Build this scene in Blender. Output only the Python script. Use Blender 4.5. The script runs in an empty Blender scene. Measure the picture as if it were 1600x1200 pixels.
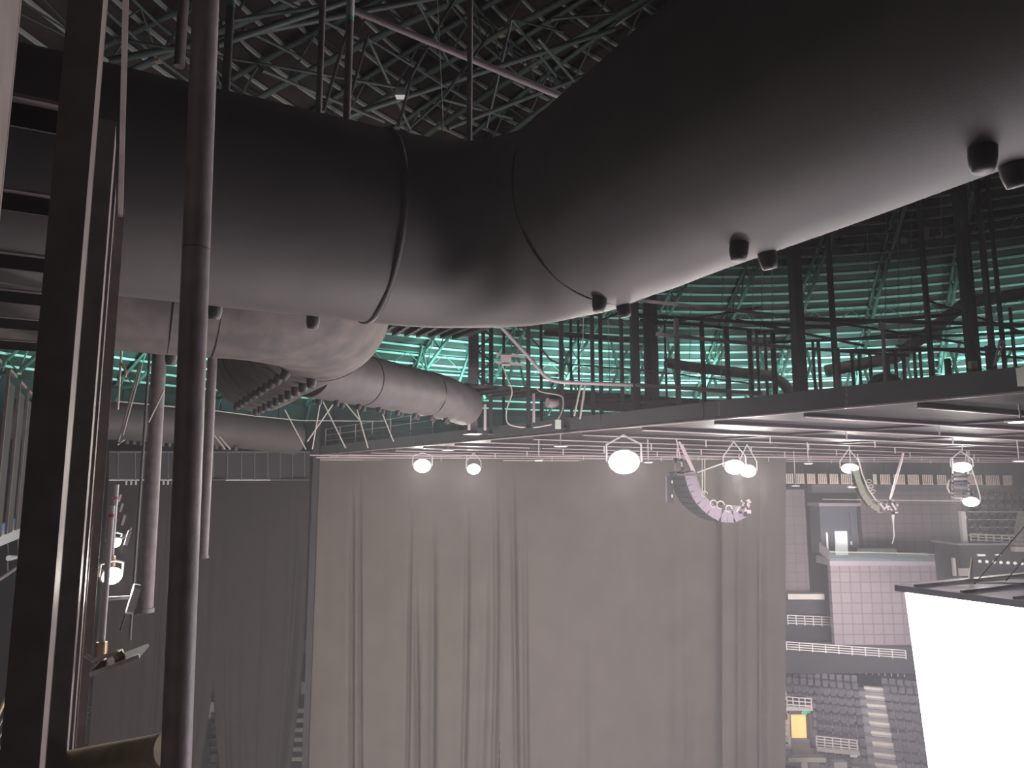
import bpy, math, random
from mathutils import Vector, Matrix
random.seed(7)
R = math.radians
H = 24.0                    # eye height above the arena floor
F = 1150.0
PITCH = math.atan(160/1150)
CP, SP = math.cos(PITCH), math.sin(PITCH)
TH = R(28)
U = Vector((-math.sin(TH), math.cos(TH), 0)); V = Vector((math.cos(TH), math.sin(TH), 0)); ZZ = Vector((0, 0, 1))
COL = bpy.context.scene.collection
HAZE = .003

# ---------------------------------------------------------------- places
def ray(px, py):
    x, y = (px-800)/F, (600-py)/F
    return Vector((x, CP-y*SP, SP+y*CP))
EYE = Vector((0, 0, H))
def P(px, py, Y):
    r = ray(px, py); return EYE + r*(Y/r.y)
def PZ(px, py, z):          # z relative to the eye
    r = ray(px, py); return EYE + r*(z/r.z)
def PN(px, py, n, d):       # point on the plane n.x = d (relative to the eye)
    r = ray(px, py); return EYE + r*(d/r.dot(n))
def UV(u, v, z=0): return EYE + U*u + V*v + ZZ*z
def proj(w):
    w = w-EYE; fz = w.y*CP+w.z*SP; uy = -w.y*SP+w.z*CP
    if fz < 0.05: return None
    return (800+F*w.x/fz, 600-F*uy/fz)
def inview(w, m=60):
    q = proj(w); return q is not None and -m < q[0] < 1600+m and -m < q[1] < 1200+m

# ---------------------------------------------------------------- materials
MATS = {}
def mat(name, col, rough=.6, metal=0., emit=0., ecol=None, noise=0., nscale=3., col2=None, bump=0., bscale=20., trans=0., spec=.5):
    m = bpy.data.materials.new(name); m.use_nodes = True; MATS[name] = m
    nt = m.node_tree; b = nt.nodes['Principled BSDF']
    b.inputs['Base Color'].default_value = (*col, 1); b.inputs['Roughness'].default_value = rough
    b.inputs['Metallic'].default_value = metal; b.inputs['Specular IOR Level'].default_value = spec
    if emit: b.inputs['Emission Color'].default_value = (*(ecol or col), 1); b.inputs['Emission Strength'].default_value = emit
    if trans: b.inputs['Transmission Weight'].default_value = trans
    tc = nt.nodes.new('ShaderNodeTexCoord')
    if noise:
        n = nt.nodes.new('ShaderNodeTexNoise'); n.inputs['Scale'].default_value = nscale; n.inputs['Detail'].default_value = 6
        nt.links.new(tc.outputs['Object'], n.inputs['Vector'])
        r = nt.nodes.new('ShaderNodeValToRGB'); r.color_ramp.elements[0].position = .35; r.color_ramp.elements[1].position = .72
        c2 = col2 or tuple(min(1, c*(1+noise)) for c in col)
        r.color_ramp.elements[0].color = (*[c*(1-noise*.3) for c in col], 1) if not col2 else (*col, 1)
        r.color_ramp.elements[1].color = (*c2, 1)
        nt.links.new(n.outputs['Fac'], r.inputs['Fac']); nt.links.new(r.outputs['Color'], b.inputs['Base Color'])
    if bump:
        n = nt.nodes.new('ShaderNodeTexNoise'); n.inputs['Scale'].default_value = bscale; n.inputs['Detail'].default_value = 4
        nt.links.new(tc.outputs['Object'], n.inputs['Vector'])
        bm = nt.nodes.new('ShaderNodeBump'); bm.inputs['Strength'].default_value = bump; bm.inputs['Distance'].default_value = .03
        nt.links.new(n.outputs['Fac'], bm.inputs['Height']); nt.links.new(bm.outputs['Normal'], b.inputs['Normal'])
    return m
def grid_mat(name, col, line, sx=.9, sz=.9):
    m = mat(name, col, .8); nt = m.node_tree; b = nt.nodes['Principled BSDF']
    tc = nt.nodes.new('ShaderNodeTexCoord'); br = nt.nodes.new('ShaderNodeTexBrick')
    sp = nt.nodes.new('ShaderNodeSeparateXYZ'); cb = nt.nodes.new('ShaderNodeCombineXYZ')
    nt.links.new(tc.outputs['Object'], sp.inputs[0]); nt.links.new(sp.outputs['X'], cb.inputs['X']); nt.links.new(sp.outputs['Z'], cb.inputs['Y'])
    nt.links.new(cb.outputs[0], br.inputs['Vector'])
    br.offset = 0; br.inputs['Scale'].default_value = 1; br.inputs['Brick Width'].default_value = sx; br.inputs['Row Height'].default_value = sz
    br.inputs['Mortar Size'].default_value = .055; br.inputs['Color1'].default_value = (*col, 1); br.inputs['Color2'].default_value = (*[c*.88 for c in col], 1)
    br.inputs['Mortar'].default_value = (*line, 1); nt.links.new(br.outputs['Color'], b.inputs['Base Color'])
    return m
# duct cloth: dark, dusty streaks of its own
mat('duct', (.082, .073, .073), .62, noise=.9, nscale=1.6, col2=(.10, .088, .084), bump=.05, bscale=60)
mat('duct_dusty', (.085, .074, .074), .75, noise=1, nscale=2.2, col2=(.17, .135, .12), bump=.05, bscale=40)
mat('seam', (.05, .045, .047), .6)
mat('duct_pale', (.16, .138, .14), .6, noise=.2, nscale=2)
mat('nozzle', (.06, .055, .06), .5); mat('hole', (.005, .005, .005), .9)
mat('post', (.26, .22, .205), .45, noise=.3, nscale=5)
mat('pipe', (.24, .205, .205), .5, noise=.35, nscale=6, bump=.1, bscale=30)
mat('dark_steel', (.03, .028, .03), .6); mat('grey_steel', (.14, .13, .14), .5, metal=.2)
mat('white_paint', (.7, .75, .7), .5); mat('green_paint', (.25, .55, .42), .5)
mat('roof_deck', (.058, .043, .042), .85, noise=.5, nscale=.6)
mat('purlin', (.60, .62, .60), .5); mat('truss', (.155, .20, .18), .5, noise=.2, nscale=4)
mat('truss_near_dim', (.075, .095, .085), .5); mat('gusset', (.5, .42, .34), .6)  # near truss colour: darkened copy standing in for the dim roof light
mat('soffit', (.032, .024, .03), .7, noise=.15, nscale=.5); mat('fascia', (.10, .10, .11), .7, noise=.15, nscale=1)
mat('pink_steel', (.62, .5, .54), .45); mat('fascia_light', (.3, .25, .28), .6)
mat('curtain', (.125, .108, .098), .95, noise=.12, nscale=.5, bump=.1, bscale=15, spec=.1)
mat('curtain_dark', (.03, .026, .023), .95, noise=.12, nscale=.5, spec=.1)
mat('cabinet', (.03, .03, .035), .6); mat('cab_face_lit', (.30, .245, .30), .6); mat('cab_green', (.25, .27, .2), .6)  # array face colour: pale tone stands for the side lit by floodlights
mat('cable', (.6, .55, .5), .6); mat('cable_dark', (.06, .06, .065), .6); mat('brass', (.55, .38, .25), .4, metal=.4)
mat('lamp_body', (.6, .58, .58), .45); mat('lamp_lens', (1, .98, .9), .3, emit=80, ecol=(1, .97, .86)); mat('lamp_soft', (1, .97, .95), .3, emit=2.5)
mat('red_tape', (.8, .1, .2), .6)
mat('led', (1, 1, 1), .3, emit=6.5, ecol=(.98, .91, 1)); mat('board_top_glow', (.62, .57, .7), .6)  # board top: lavender haze glow put into the base colour
mat('wall', (.035, .033, .038), .8, noise=.1); mat('concrete', (.2, .19, .2), .8, noise=.15, nscale=1.5)
mat('floor', (.2, .19, .19), .7, noise=.2, nscale=.4)
grid_mat('panel_wall', (.23, .19, .20), (.13, .11, .12)); grid_mat('panel_wall_dark', (.18, .15, .155), (.13, .11, .115))
mat('rail_pale', (.62, .58, .55), .5); mat('slat', (.9, .72, .62), .5); mat('step', (.5, .46, .42), .7, noise=.1)
mat('seat', (.055, .05, .06), .55); mat('seat_back', (.085, .08, .095), .5); mat('glass', (.75, .9, .88), .05, trans=.9)
mat('suite', (.08, .09, .11), .6); mat('suite_lit', (.8, .75, .72), .6, emit=.6); mat('suite_strip', (.85, .85, .8), .6, emit=.5)
mat('orange_lit', (.85, .5, .2), .7, emit=.75, ecol=(1, .55, .2)); mat('exit_green', (.05, .4, .2), .5, emit=.35, ecol=(.1, .7, .35))
mat('rust', (.62, .52, .34), .75, noise=.8, nscale=9, col2=(.42, .35, .25)); mat('blue_band', (.12, .25, .5), .5); mat('white_board', (.6, .62, .65), .5)
mat('teal_board', (.08, .2, .2), .6); mat('tan_duct', (.3, .26, .22), .6); mat('yellow_paint', (.5, .42, .2), .6)

# ---------------------------------------------------------------- mesh helpers
class MB:
    def __init__(s): s.v = []; s.f = []; s.m = []; s.mats = []; s.smooth = []
    def mi(s, m):
        if m is None: return 0
        if m not in s.mats: s.mats.append(m)
        return s.mats.index(m)
    def add(s, vs, fs, m=None, sm=False):
        k = len(s.v); i = s.mi(m); s.v += [Vector(v) for v in vs]
        for f in fs: s.f.append(tuple(k+a for a in f)); s.m.append(i); s.smooth.append(sm)
    def box(s, c, sx, sy, sz, ax=Vector((1, 0, 0)), ay=Vector((0, 1, 0)), az=ZZ, m=None):
        c = Vector(c); vs = [c+ax*(a*sx/2)+ay*(b*sy/2)+az*(d*sz/2) for d in (-1, 1) for b in (-1, 1) for a in (-1, 1)]
        s.add(vs, [(0, 2, 3, 1), (4, 5, 7, 6), (0, 1, 5, 4), (2, 6, 7, 3), (0, 4, 6, 2), (1, 3, 7, 5)], m); return s
    def beam(s, a, b, w, h, m=None):
        a, b = Vector(a), Vector(b); d = b-a; L = d.length; d = d/L
        up = ZZ if abs(d.z) < .95 else V
        sd = d.cross(up).normalized(); up = sd.cross(d)
        return s.box((a+b)/2, L, w, h, d, sd, up, m)
    def tube(s, pts, r, n=8, m=None, cap=True, up=None):
        pts = [Vector(p) for p in pts]; rs = r if isinstance(r, (list, tuple)) else [r]*len(pts)
        vs = []; ref = None
        for i, p in enumerate(pts):
            d = (pts[min(i+1, len(pts)-1)]-pts[max(i-1, 0)]).normalized()
            if ref is None: ref = (ZZ if abs(d.z) < .9 else Vector((1, 0, 0)))
            a = d.cross(ref).normalized(); b = a.cross(d); ref = b
            for k in range(n):
                t = 2*math.pi*k/n; vs.append(p+(a*math.cos(t)+b*math.sin(t))*rs[i])
        fs = [(i*n+k, i*n+(k+1) % n, (i+1)*n+(k+1) % n, (i+1)*n+k) for i in range(len(pts)-1) for k in range(n)]
        s.add(vs, fs, m, True)
        if cap: s.add(vs[:n], [tuple(range(n-1, -1, -1))], m); s.add(vs[-n:], [tuple(range(n))], m)
        return s
    def prism(s, poly, ext, m=None):
        n = len(poly); a = [Vector(p) for p in poly]; b = [p+Vector(ext) for p in a]
        s.add(a+b, [tuple(range(n)), tuple(range(2*n-1, n-1, -1))]+[(i, i+n, (i+1) % n+n, (i+1) % n) for i in range(n)], m); return s
    def build(s, name, m, parent=None, origin=None):
        if origin is None:
            if parent:
                root = parent
                while root.parent: root = root.parent
                origin = root.location.copy()
            else:
                xs = [v.x for v in s.v]; ys = [v.y for v in s.v]; zs = [v.z for v in s.v]
                origin = Vector(((min(xs)+max(xs))/2, (min(ys)+max(ys))/2, min(zs)))
        me = bpy.data.meshes.new(name); me.from_pydata([v-origin for v in s.v], [], s.f)
        lst = s.mats if s.mats else [m]
        for q in lst: me.materials.append(MATS[q])
        me.polygons.foreach_set('material_index', s.m); me.polygons.foreach_set('use_smooth', s.smooth)
        me.update(); o = bpy.data.objects.new(name, me); COL.objects.link(o)
        if parent: o.parent = parent
        else: o.location = origin
        return o
def smooth(pts, k=6):
    out = []
    for i in range(len(pts)-1):
        p0, p1, p2, p3 = pts[max(i-1, 0)], pts[i], pts[i+1], pts[min(i+2, len(pts)-1)]
        for j in range(k):
            t = j/k; out.append(.5*((2*p1)+(p2-p0)*t+(2*p0-5*p1+4*p2-p3)*t*t+(3*p1-p0-3*p2+p3)*t**3))
    return out+[pts[-1]]
def tag(o, label=None, cat=None, group=None, kind=None):
    if label: o['label'] = label
    if cat: o['category'] = cat
    if group: o['group'] = group
    if kind: o['kind'] = kind
    return o
def thing(name, loc, label, cat, group=None):
    o = bpy.data.objects.new(name, None); o.empty_display_size = .2; COL.objects.link(o); o.location = Vector(loc)
    return tag(o, label, cat, group)
def one(mb, name, m, label, cat, group=None): return tag(mb.build(name, m), label, cat, group)
def struct(mb, name, m, parent=None):
    o = mb.build(name, m, parent)
    if not parent: o['kind'] = 'structure'
    return o
def copy_part(o, parent):
    c = o.copy(); c.parent = parent; COL.objects.link(c); return c
ORD = ['first', 'second', 'third', 'fourth', 'fifth', 'sixth', 'seventh', 'eighth', 'ninth', 'tenth', 'eleventh', 'twelfth', 'thirteenth',
       'fourteenth', 'fifteenth', 'sixteenth', 'seventeenth', 'eighteenth', 'nineteenth', 'twentieth'] + ['%s-%s' % (t, o) for t in ('twenty', 'thirty', 'forty', 'fifty')
       for o in ('first', 'second', 'third', 'fourth', 'fifth', 'sixth', 'seventh', 'eighth', 'ninth', 'tenth')]

# ================================================================ SHELL: floor, walls, roof
CC = Vector((18, 20, 0)); RW = 61.0
def zroof(r): return H+24-r*r/225
mb = MB(); mb.box((CC.x, CC.y, -.15), 140, 140, .3); struct(mb, 'floor', 'floor')
mb = MB(); n = 144
vs = []; fs = []
for k in range(n):
    t = 2*math.pi*k/n
    for rr in (RW, RW+.5): vs += [CC+Vector((math.cos(t)*rr, math.sin(t)*rr, 0)), CC+Vector((math.cos(t)*rr, math.sin(t)*rr, zroof(RW)+.3))]
for k in range(n):
    a, b = 4*k, 4*((k+1) % n); fs += [(a, b, b+1, a+1), (a+2, a+3, b+3, b+2), (a+1, b+1, b+3, a+3)]
mb.add(vs, fs); 
for k in range(n):          # ribs standing proud of the cladding
    t = 2*math.pi*k/n; c = CC+Vector((math.cos(t)*(RW-.1), math.sin(t)*(RW-.1), 0))
    if inview(c+ZZ*25, 200): mb.box(c+ZZ*24, .16, .2, 16, Vector((-math.sin(t), math.cos(t), 0)), Vector((math.cos(t), math.sin(t), 0)))
struct(mb, 'wall_back', 'wall')
mb = MB(); rads = [0.01]+[2.5*i for i in range(1, 25)]+[RW+.5]; n = 120; vs = []
for off in (0, .25):
    for r_ in rads: vs += [CC+Vector((math.cos(2*math.pi*k/n)*r_, math.sin(2*math.pi*k/n)*r_, zroof(r_)+off)) for k in range(n)]
m_ = len(rads); fs = []
for L in (0, 1):
    for i in range(m_-1):
        for k in range(n):
            q = (L*m_*n+i*n+k, L*m_*n+i*n+(k+1) % n, L*m_*n+(i+1)*n+(k+1) % n, L*m_*n+(i+1)*n+k); fs.append(q if L == 0 else q[::-1])
mb.add(vs, fs); ceil = struct(mb, 'ceiling', 'roof_deck')
r_ = 12.0
while r_ < RW-.5:           # purlin rings
    mb = MB(); n = 160; z = zroof(r_)-.12; vs = []
    for k in range(n):
        t = 2*math.pi*k/n; d = Vector((math.cos(t), math.sin(t), 0))
        for (dr, dz) in ((-.06, 0), (.06, 0), (.06, -.16), (-.06, -.16)): vs.append(CC+d*(r_+dr)+ZZ*(z+dz))
    mb.add(vs, [(4*k+a, 4*k+(a+1) % 4, (4*k+4) % (4*n)+(a+1) % 4, (4*k+4) % (4*n)+a) for k in range(n) for a in range(4)])
    mb.build('purlin', 'purlin', ceil)
    r_ += 1.22
# ---- radial roof trusses
NT = 46
def tp(t, r, dz): return CC+Vector((math.cos(t)*r, math.sin(t)*r, zroof(r)+dz))
nodes = [3+3.0*i for i in range(20)]
proto = None; cnt = 0
side = []
for k in range(NT):
    t = 2*math.pi*(k+.35)/NT
    if any(inview(tp(t, r, -1.5), 0) for r in nodes[1:]): side.append((t, k))
# order by bearing so that the labels can count
def bear(t):
    w = tp(t, 52, -1.5)-EYE; return math.atan2(w.x, w.y)
side = [s for s in side]; side.sort(key=lambda s: bear(s[0]))
for i, (t, k) in enumerate(side):
    lab = 'slender grey-green radial truss under the dome, %s from the left end' % ORD[i]
    if proto is None:
        o = thing('roof_truss', CC+ZZ*(H+0), lab, 'roof truss', 'radial trusses under the domed roof'); proto = o; parts = []
        o.rotation_euler.z = 0
        def lp(r, dz): return CC+Vector((r, 0, zroof(r)+dz))
        parts.append(MB().tube([lp(r, -.5) for r in nodes], .12, 6).build('top_chord', 'truss', o))
        parts.append(MB().tube([lp(r, -2.2) for r in nodes[:-1]]+[lp(nodes[-1], -.6)], .15, 6).build('bottom_chord', 'truss', o))
        for j in range(len(nodes)-1):
            a, b = nodes[j], nodes[j+1]
            parts.append(MB().tube([lp(a, -2.2), lp((a+b)/2, -.5)], .055, 5).build('brace', 'truss', o))
            parts.append(MB().tube([lp((a+b)/2, -.5), lp(b, -2.2)], .055, 5).build('brace', 'truss', o))
            if j % 2 == 0: parts.append(MB().box(lp(a, -2.2), .28, .22, .34).build('joint_plate', 'gusset', o))
    else:
        o = proto.copy(); COL.objects.link(o); o['label'] = lab
        for p_ in parts: copy_part(p_, o)
    o.rotation_euler.z = t
# ---- ring trusses
for (r_, nm, w) in ((22, 'innermost', .07), (33, 'second', .07), (43, 'third', .06), (51, 'outermost', .06)):
    o = thing('ring_truss', CC+ZZ*(zroof(r_)-2.2), 'thin zigzag truss running around the dome, the %s ring of the four' % nm, 'roof truss', 'ring trusses linking the radial ones')
    n = NT; seg = [2*math.pi*(k+.35)/n for k in range(n+1)]
    mbs = [MB(), MB()]
    mbs[0].tube([tp(t, r_, -2.2) for t in seg], w, 5, cap=False); mbs[1].tube([tp(t, r_, -.8) for t in seg], w, 5, cap=False)
    mbs[0].build('bottom_chord', 'truss', o); mbs[1].build('top_chord', 'truss', o)
    c = 0
    for k in range(n):
        for q in range(2):
            a = tp(seg[k]+(seg[k+1]-seg[k])*q/2, r_, -2.2); m2 = tp(seg[k]+(seg[k+1]-seg[k])*(q+.5)/2, r_, -.8); b = tp(seg[k]+(seg[k+1]-seg[k])*(q+1)/2, r_, -2.2)
            if inview(m2, 0) and c < 98:
                MB().tube([a, m2], .04, 4).build('brace', 'truss', o); MB().tube([m2, b], .04, 4).build('brace', 'truss', o); c += 2

# ================================================================ FABRIC DUCTS
def fillet(pts, rad, n=10):
    out = [pts[0]]
    for i in range(1, len(pts)-1):
        a, b, c = pts[i-1], pts[i], pts[i+1]; d1 = (a-b).normalized(); d2 = (c-b).normalized()
        ang = d1.angle(d2); tl = min(rad/math.tan(ang/2), (a-b).length*.48, (c-b).length*.48)
        p1, p2 = b+d1*tl, b+d2*tl; rr = tl*math.tan(ang/2)
        cen = b+(d1+d2).normalized()*(rr/math.sin(ang/2))
        for k in range(n+1):
            s = k/n; v1, v2 = p1-cen, p2-cen; th = v1.angle(v2)
            out.append(cen+(v1*math.sin((1-s)*th)+v2*math.sin(s*th))/math.sin(th))
    out.append(pts[-1]); return out
def densify(pts, step):
    out = [pts[0]]
    for a, b in zip(pts, pts[1:]):
        k = max(1, int((b-a).length/step)); out += [a+(b-a)*(j/k) for j in range(1, k+1)]
    return out
def duct(pts, rad, name, m, label, n=56, wr=None):
    o = thing(name, pts[0]+ZZ*0, label, 'air duct', 'large round fabric ducts')
    mb = MB(); vs = []; P_ = densify(pts, .25)
    for i, p in enumerate(P_):
        d = (P_[min(i+1, len(P_)-1)]-P_[max(i-1, 0)]); d.z = 0; d.normalize(); sd = d.cross(ZZ)
        for k in range(n):
            t = 2*math.pi*k/n; rr = rad
            if wr: rr += wr(p, t, i)
            vs.append(p+(sd*math.cos(t)+ZZ*math.sin(t))*rr)
    L = len(P_); mb.add(vs, [(i*n+k, (i+1)*n+k, (i+1)*n+(k+1) % n, i*n+(k+1) % n) for i in range(L-1) for k in range(n)], None, True)
    mb.add(vs[:n], [tuple(range(n))]); mb.add(vs[-n:], [tuple(range(n-1, -1, -1))])
    mb.build('duct_body', m, o); return o
def seam(o, p, d, rad, r=.022):
    d = Vector((d.x, d.y, 0)).normalized(); sd = d.cross(ZZ)
    mb = MB(); n = 56; k2 = 6; vs = []
    for k in range(n):
        t = 2*math.pi*k/n; e = sd*math.cos(t)+ZZ*math.sin(t)
        for j in range(k2):
            s = 2*math.pi*j/k2; vs.append(p+e*(rad+r*math.cos(s))+d*(r*1.6*math.sin(s)))
    mb.add(vs, [(k*k2+j, ((k+1) % n)*k2+j, ((k+1) % n)*k2+(j+1) % k2, k*k2+(j+1) % k2) for k in range(n) for j in range(k2)], None, True)
    mb.build('seam_band', 'seam', o)
def nozzle(o, p, ax, s=1.0):
    ax = ax.normalized(); mb = MB()
    prof = [(-.05, .085), (.0, .088), (.06, .088), (.11, .080), (.16, .066), (.16, .054)]
    mb.tube([p+ax*(a*s) for a, b in prof], [b*s for a, b in prof], 16, 'nozzle', cap=False)
    mb.tube([p+ax*(.158*s), p+ax*(.08*s), p+ax*(.079*s)], [.054*s, .05*s, .001], 16, 'hole', cap=False)
    mb.build('nozzle', 'nozzle', o)
ZD = 3.5
u1, v1 = 9.4, 5.1
R1 = 1.3
def wr1(p, t, i):
    w = p-EYE; uu, vv = w.dot(U), w.dot(V)
    d = math.hypot(uu-(u1-1.6), vv-(v1-1.6))
    g = math.exp(-((d-1.0)/1.2)**2)
    return .012*g*math.sin(9*t+5*uu)+.004*math.sin(2.2*uu+3*vv+2*t)
pts = fillet([UV(u1, -9, ZD), UV(u1, v1, ZD), UV(-9, v1, ZD)], 1.9, 12)
d1 = duct(pts, R1, 'fabric_duct', 'duct', 'huge black round duct bending across overhead, nearest of the ducts', 72, wr1)
seam(d1, UV(u1, v1-2.25, ZD), V, R1, .028); seam(d1, UV(u1-2.25, v1, ZD), U, R1, .012)
def leg_v_nozzles(o, u0, pix, phi, zc, rad, s=1):   # duct leg running along v
    for (px, py) in pix:
        z = zc-rad*math.cos(phi); uu = u0+rad*math.sin(phi)
        w = PN(px, py, U, uu)-EYE; nozzle(o, UV(uu, w.dot(V), z), -ZZ*math.cos(phi)+U*math.sin(phi), s)
def leg_u_nozzles(o, v0, pix, phi, zc, rad, s=1):
    for (px, py) in pix:
        z = zc-rad*math.cos(phi); vv = v0+rad*math.sin(phi)
        w = PN(px, py, V, vv)-EYE; nozzle(o, UV(w.dot(U), vv, z), -ZZ*math.cos(phi)+V*math.sin(phi), s)
leg_u_nozzles(d1, v1, [(1535, 228), (1155, 378), (937, 458)], R(-8), ZD, R1, 1)
leg_u_nozzles(d1, v1, [(1582, 258), (1198, 394), (973, 466)], R(13), ZD, R1, 1)
leg_v_nozzles(d1, u1, [(337, 466), (490, 486)], R(11), ZD, R1, 1)
# second duct: behind and lower in view
u2, v2 = 13.4, 3.5; ZD2 = 3.63; R2 = 1.43
def wr2(p, t, i):
    w = p-EYE; return .01*math.sin(3*w.dot(V)+4*t)*math.exp(-((w.dot(U)-u2)/1.5)**2)
pts = fillet([UV(u2, -11, ZD2), UV(u2, v2, ZD2), UV(22.8, v2+.05, ZD2)], 2.0, 12)
d2 = duct(pts, R2, 'fabric_duct', 'duct_dusty', 'dusty grey round duct turning away below and behind the nearest black duct', 64, wr2)
for vv in (-2.2, .6, v2-2.2): seam(d2, UV(u2, vv, ZD2), V, R2, .012)
for uu in (u2+2.2, 19.8): seam(d2, UV(uu, v2+.03, ZD2), U, R2, .014)
leg_v_nozzles(d2, u2, [(268, 552)], R(12), ZD2, R2, 1.1)
for j in range(10):
    for ph in (-24, -3):
        vv = v2+R2*math.sin(R(ph)); nozzle(d2, UV(15.3+j*.76, vv, ZD2-R2*math.cos(R(ph))), -ZZ*math.cos(R(ph))+V*math.sin(R(ph)), 1.15)
W3 = Vector((.43, .903, 0)).normalized(); Z3 = 2.95; s3 = UV(18.4, 3.7, Z3)+W3*.55
pts = fillet([s3, s3+W3*6.6, s3+W3*6.6+Vector((.2, .98, 0))*2.6], 2.5, 8)
def wr3(p, t, i):
    g = math.exp(-(((p-s3).length-5.8)/1.4)**2); return .03*g*math.sin(7*t+6*p.y)*.6
d3 = duct(pts, .72, 'fabric_duct', 'duct_pale', 'wrinkled pale grey duct with a nozzle row, running away behind the dusty one', 48, wr3)
N3 = Vector((W3.y, -W3.x, 0))
for j in range(15):
    nozzle(d3, s3+W3*(.5+j*.47)-ZZ*.71+N3*(.1 if j % 2 else -.1), -ZZ, .9)
for L in (2.2, 5.6): seam(d3, s3+W3*L, W3, .72, .016)
pts = [P(20, 655, 34), P(190, 657, 36), P(340, 668, 38), P(460, 684, 42)]
d4 = duct(pts, .95, 'fabric_duct', 'duct', 'far dark duct low behind the round steel pipes', 40)
for j in range(18):
    a, b = P(190, 657, 36), P(340, 668, 38); c = a+(b-a)*(j/14); nozzle(d4, c-ZZ*.95, -ZZ, 1.2)
one(MB().tube([P(182, 627, 33.5), P(340, 642, 36), P(400, 650, 37.5), P(470, 657, 40), P(700, 659, 44)], .03, 6), 'suspension_cable', 'cable', 'pale steel cable strung along the top of the far dark duct', 'cable')

# ================================================================ CATWALK STEEL AT THE LEFT
def ux(px, u, py=400):      # v of the plane point seen at px on row py, at distance u
    w = PN(px, py, U, u)-EYE; return w.dot(V)
posts = [(2.2, -120, -44, 4.5), (3.3, 70, 128, 4.0), (4.9, 134, 165, 2.22), (6.5, 148, 172.5, 2.42), (8.1, 158, 177, 2.4), (9.7, 163, 179.5, 2.4), (11.3, 168, 181.5, 2.4), (13, 170, 183, 2.4),
         (14.6, 172, 184, 2.4), (16.2, 174, 185, 2.4)]
for i, (u, xa, xb, ztop) in enumerate(posts):
    va, vb = ux(xa, u), ux(xb, u); w = min(.30, vb-va); z0, z1 = -3.4, ztop
    lab = ('tall dark steel catwalk post at the picture edge, closest of all' if i == 0 else 'tall dark steel catwalk post, %s in the row running away from the viewer' % ORD[i])
    o = thing('catwalk_post', UV(u, vb-w/2, z0), lab, 'steel post', 'row of catwalk posts')
    mb = MB(); mb.box(UV(u+.01, vb-w/2, (z0+z1)/2), w, .02, z1-z0, V, U); mb.build('flange', 'post', o)
    mb = MB(); mb.box(UV(u+.18, vb-.012, (z0+z1)/2), .022, .32, z1-z0, V, U); mb.build('web', 'post', o)
    mb = MB(); mb.box(UV(u+.35, vb-w/2, (z0+z1)/2), w, .02, z1-z0, V, U); mb.build('flange', 'post', o)
# gusset braces linking the post heads
for i, (a, b) in enumerate([((4.95, ux(160, 4.9), 3.4), (6.6, ux(183, 6.5), 2.2)), ((6.6, ux(183, 6.5), 2.25), (6.65, ux(184, 6.6), -3.4))]):
    one(MB().beam(UV(*a), UV(*b), .035, .06), 'knee_brace', 'post', ['sloping steel brace leaning over the post heads', 'short upright steel flat fixed below the sloping brace'][i], 'steel brace')
# overhead cross beams of the catwalk canopy
for i, (u, y) in enumerate(((4.2, 165), (5.8, 308), (7.4, 405), (9.0, 462), (10.6, 505), (12.4, 540))):
    c0 = PN(-60, y-8, U, u); c1 = UV(u, ux(100, u), (c0-EYE).z); hh = .10+.0*u
    o = thing('canopy_beam', c0, 'flat dark steel cross beam beside the posts, %s from the top' % ORD[i], 'steel beam', 'cross beams beside the post row')
    MB().box((c0+c1)/2+ZZ*.05, (c1-c0).length, .16, .02, V, U).build('flange', 'post', o)
    MB().box((c0+c1)/2-ZZ*.02, (c1-c0).length, .02, .12, V, U).build('web', 'dark_steel', o)
# far guard fence of the catwalk (left edge)
vf = -2.0
def pv(px, py): return PN(px, py, V, vf)
for i, (px, yt) in enumerate(((-14, 552), (14, 578), (31, 597), (44, 611), (53, 621))):
    a = pv(px, yt); b = a.copy(); b.z = H-1.0
    o = thing('safety_fence', b, 'upright dark steel fence panel at the left edge, %s from the viewer' % ORD[i], 'fence panel', 'fence panels at the left edge')
    MB().box((a+b)/2, .05, .07, (a-b).length, V, U).build('upright', 'post', o)
    MB().box((a+b)/2+U*.55+ZZ*-.1, .02, 1.0, (a-b).length-.2, V, U).build('infill_sheet', 'dark_steel', o)
    MB().box(a+U*.5, .07, 1.1, .06, V, U).build('cap_rail', 'post', o)
o = thing('banner_board', pv(0, 850), 'white advertising board with a blue top strip beyond the fence', 'banner')
a, b = PN(-30, 832, V, -3.0), PN(43, 803, V, -3.0); c, d = PN(-30, 866, V, -3.0), PN(43, 836, V, -3.0)
mb = MB(); mb.prism([a, b, d, c], V*-.05); mb.build('board', 'white_board', o)
mb = MB(); mb.prism([a+V*.01, b+V*.01, b+(d-b)*.32+V*.01, a+(c-a)*.32+V*.01], V*.01); mb.build('blue_strip', 'blue_band', o)
rnd = random.Random(3); mb = MB()
for k in range(26):
    s = .06+.88*k/26; p0 = a+(b-a)*s+(c-a)*.5+V*.02; e = (b-a).normalized()
    mb.box(p0, .05+rnd.random()*.06, .01, .03+rnd.random()*.12, e, V)
mb.build('print_marks', 'grey_steel', o)
o = thing('edge_channel', PN(0, 915, V, -3.0), 'pale steel channel sloping below the banner board', 'steel beam')
MB().beam(PN(-30, 925, V, -3.0), PN(40, 878, V, -3.0), .06, .1).build('channel', 'post', o)
MB().tube([PN(12, 850, V, -3.0), PN(12, 900, V, -3.0)], .02, 6).build('hanger', 'grey_steel', o); MB().tube([PN(28, 842, V, -3.0), PN(28, 890, V, -3.0)], .02, 6).build('hanger', 'grey_steel', o)
one(MB().tube([PN(14, 872, V, -2.9), PN(30, 870, V, -2.9)], [.09, .05], 10), 'small_spotlight', 'lamp_body', 'small pale round spotlight below the banner board', 'spotlight')
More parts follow.
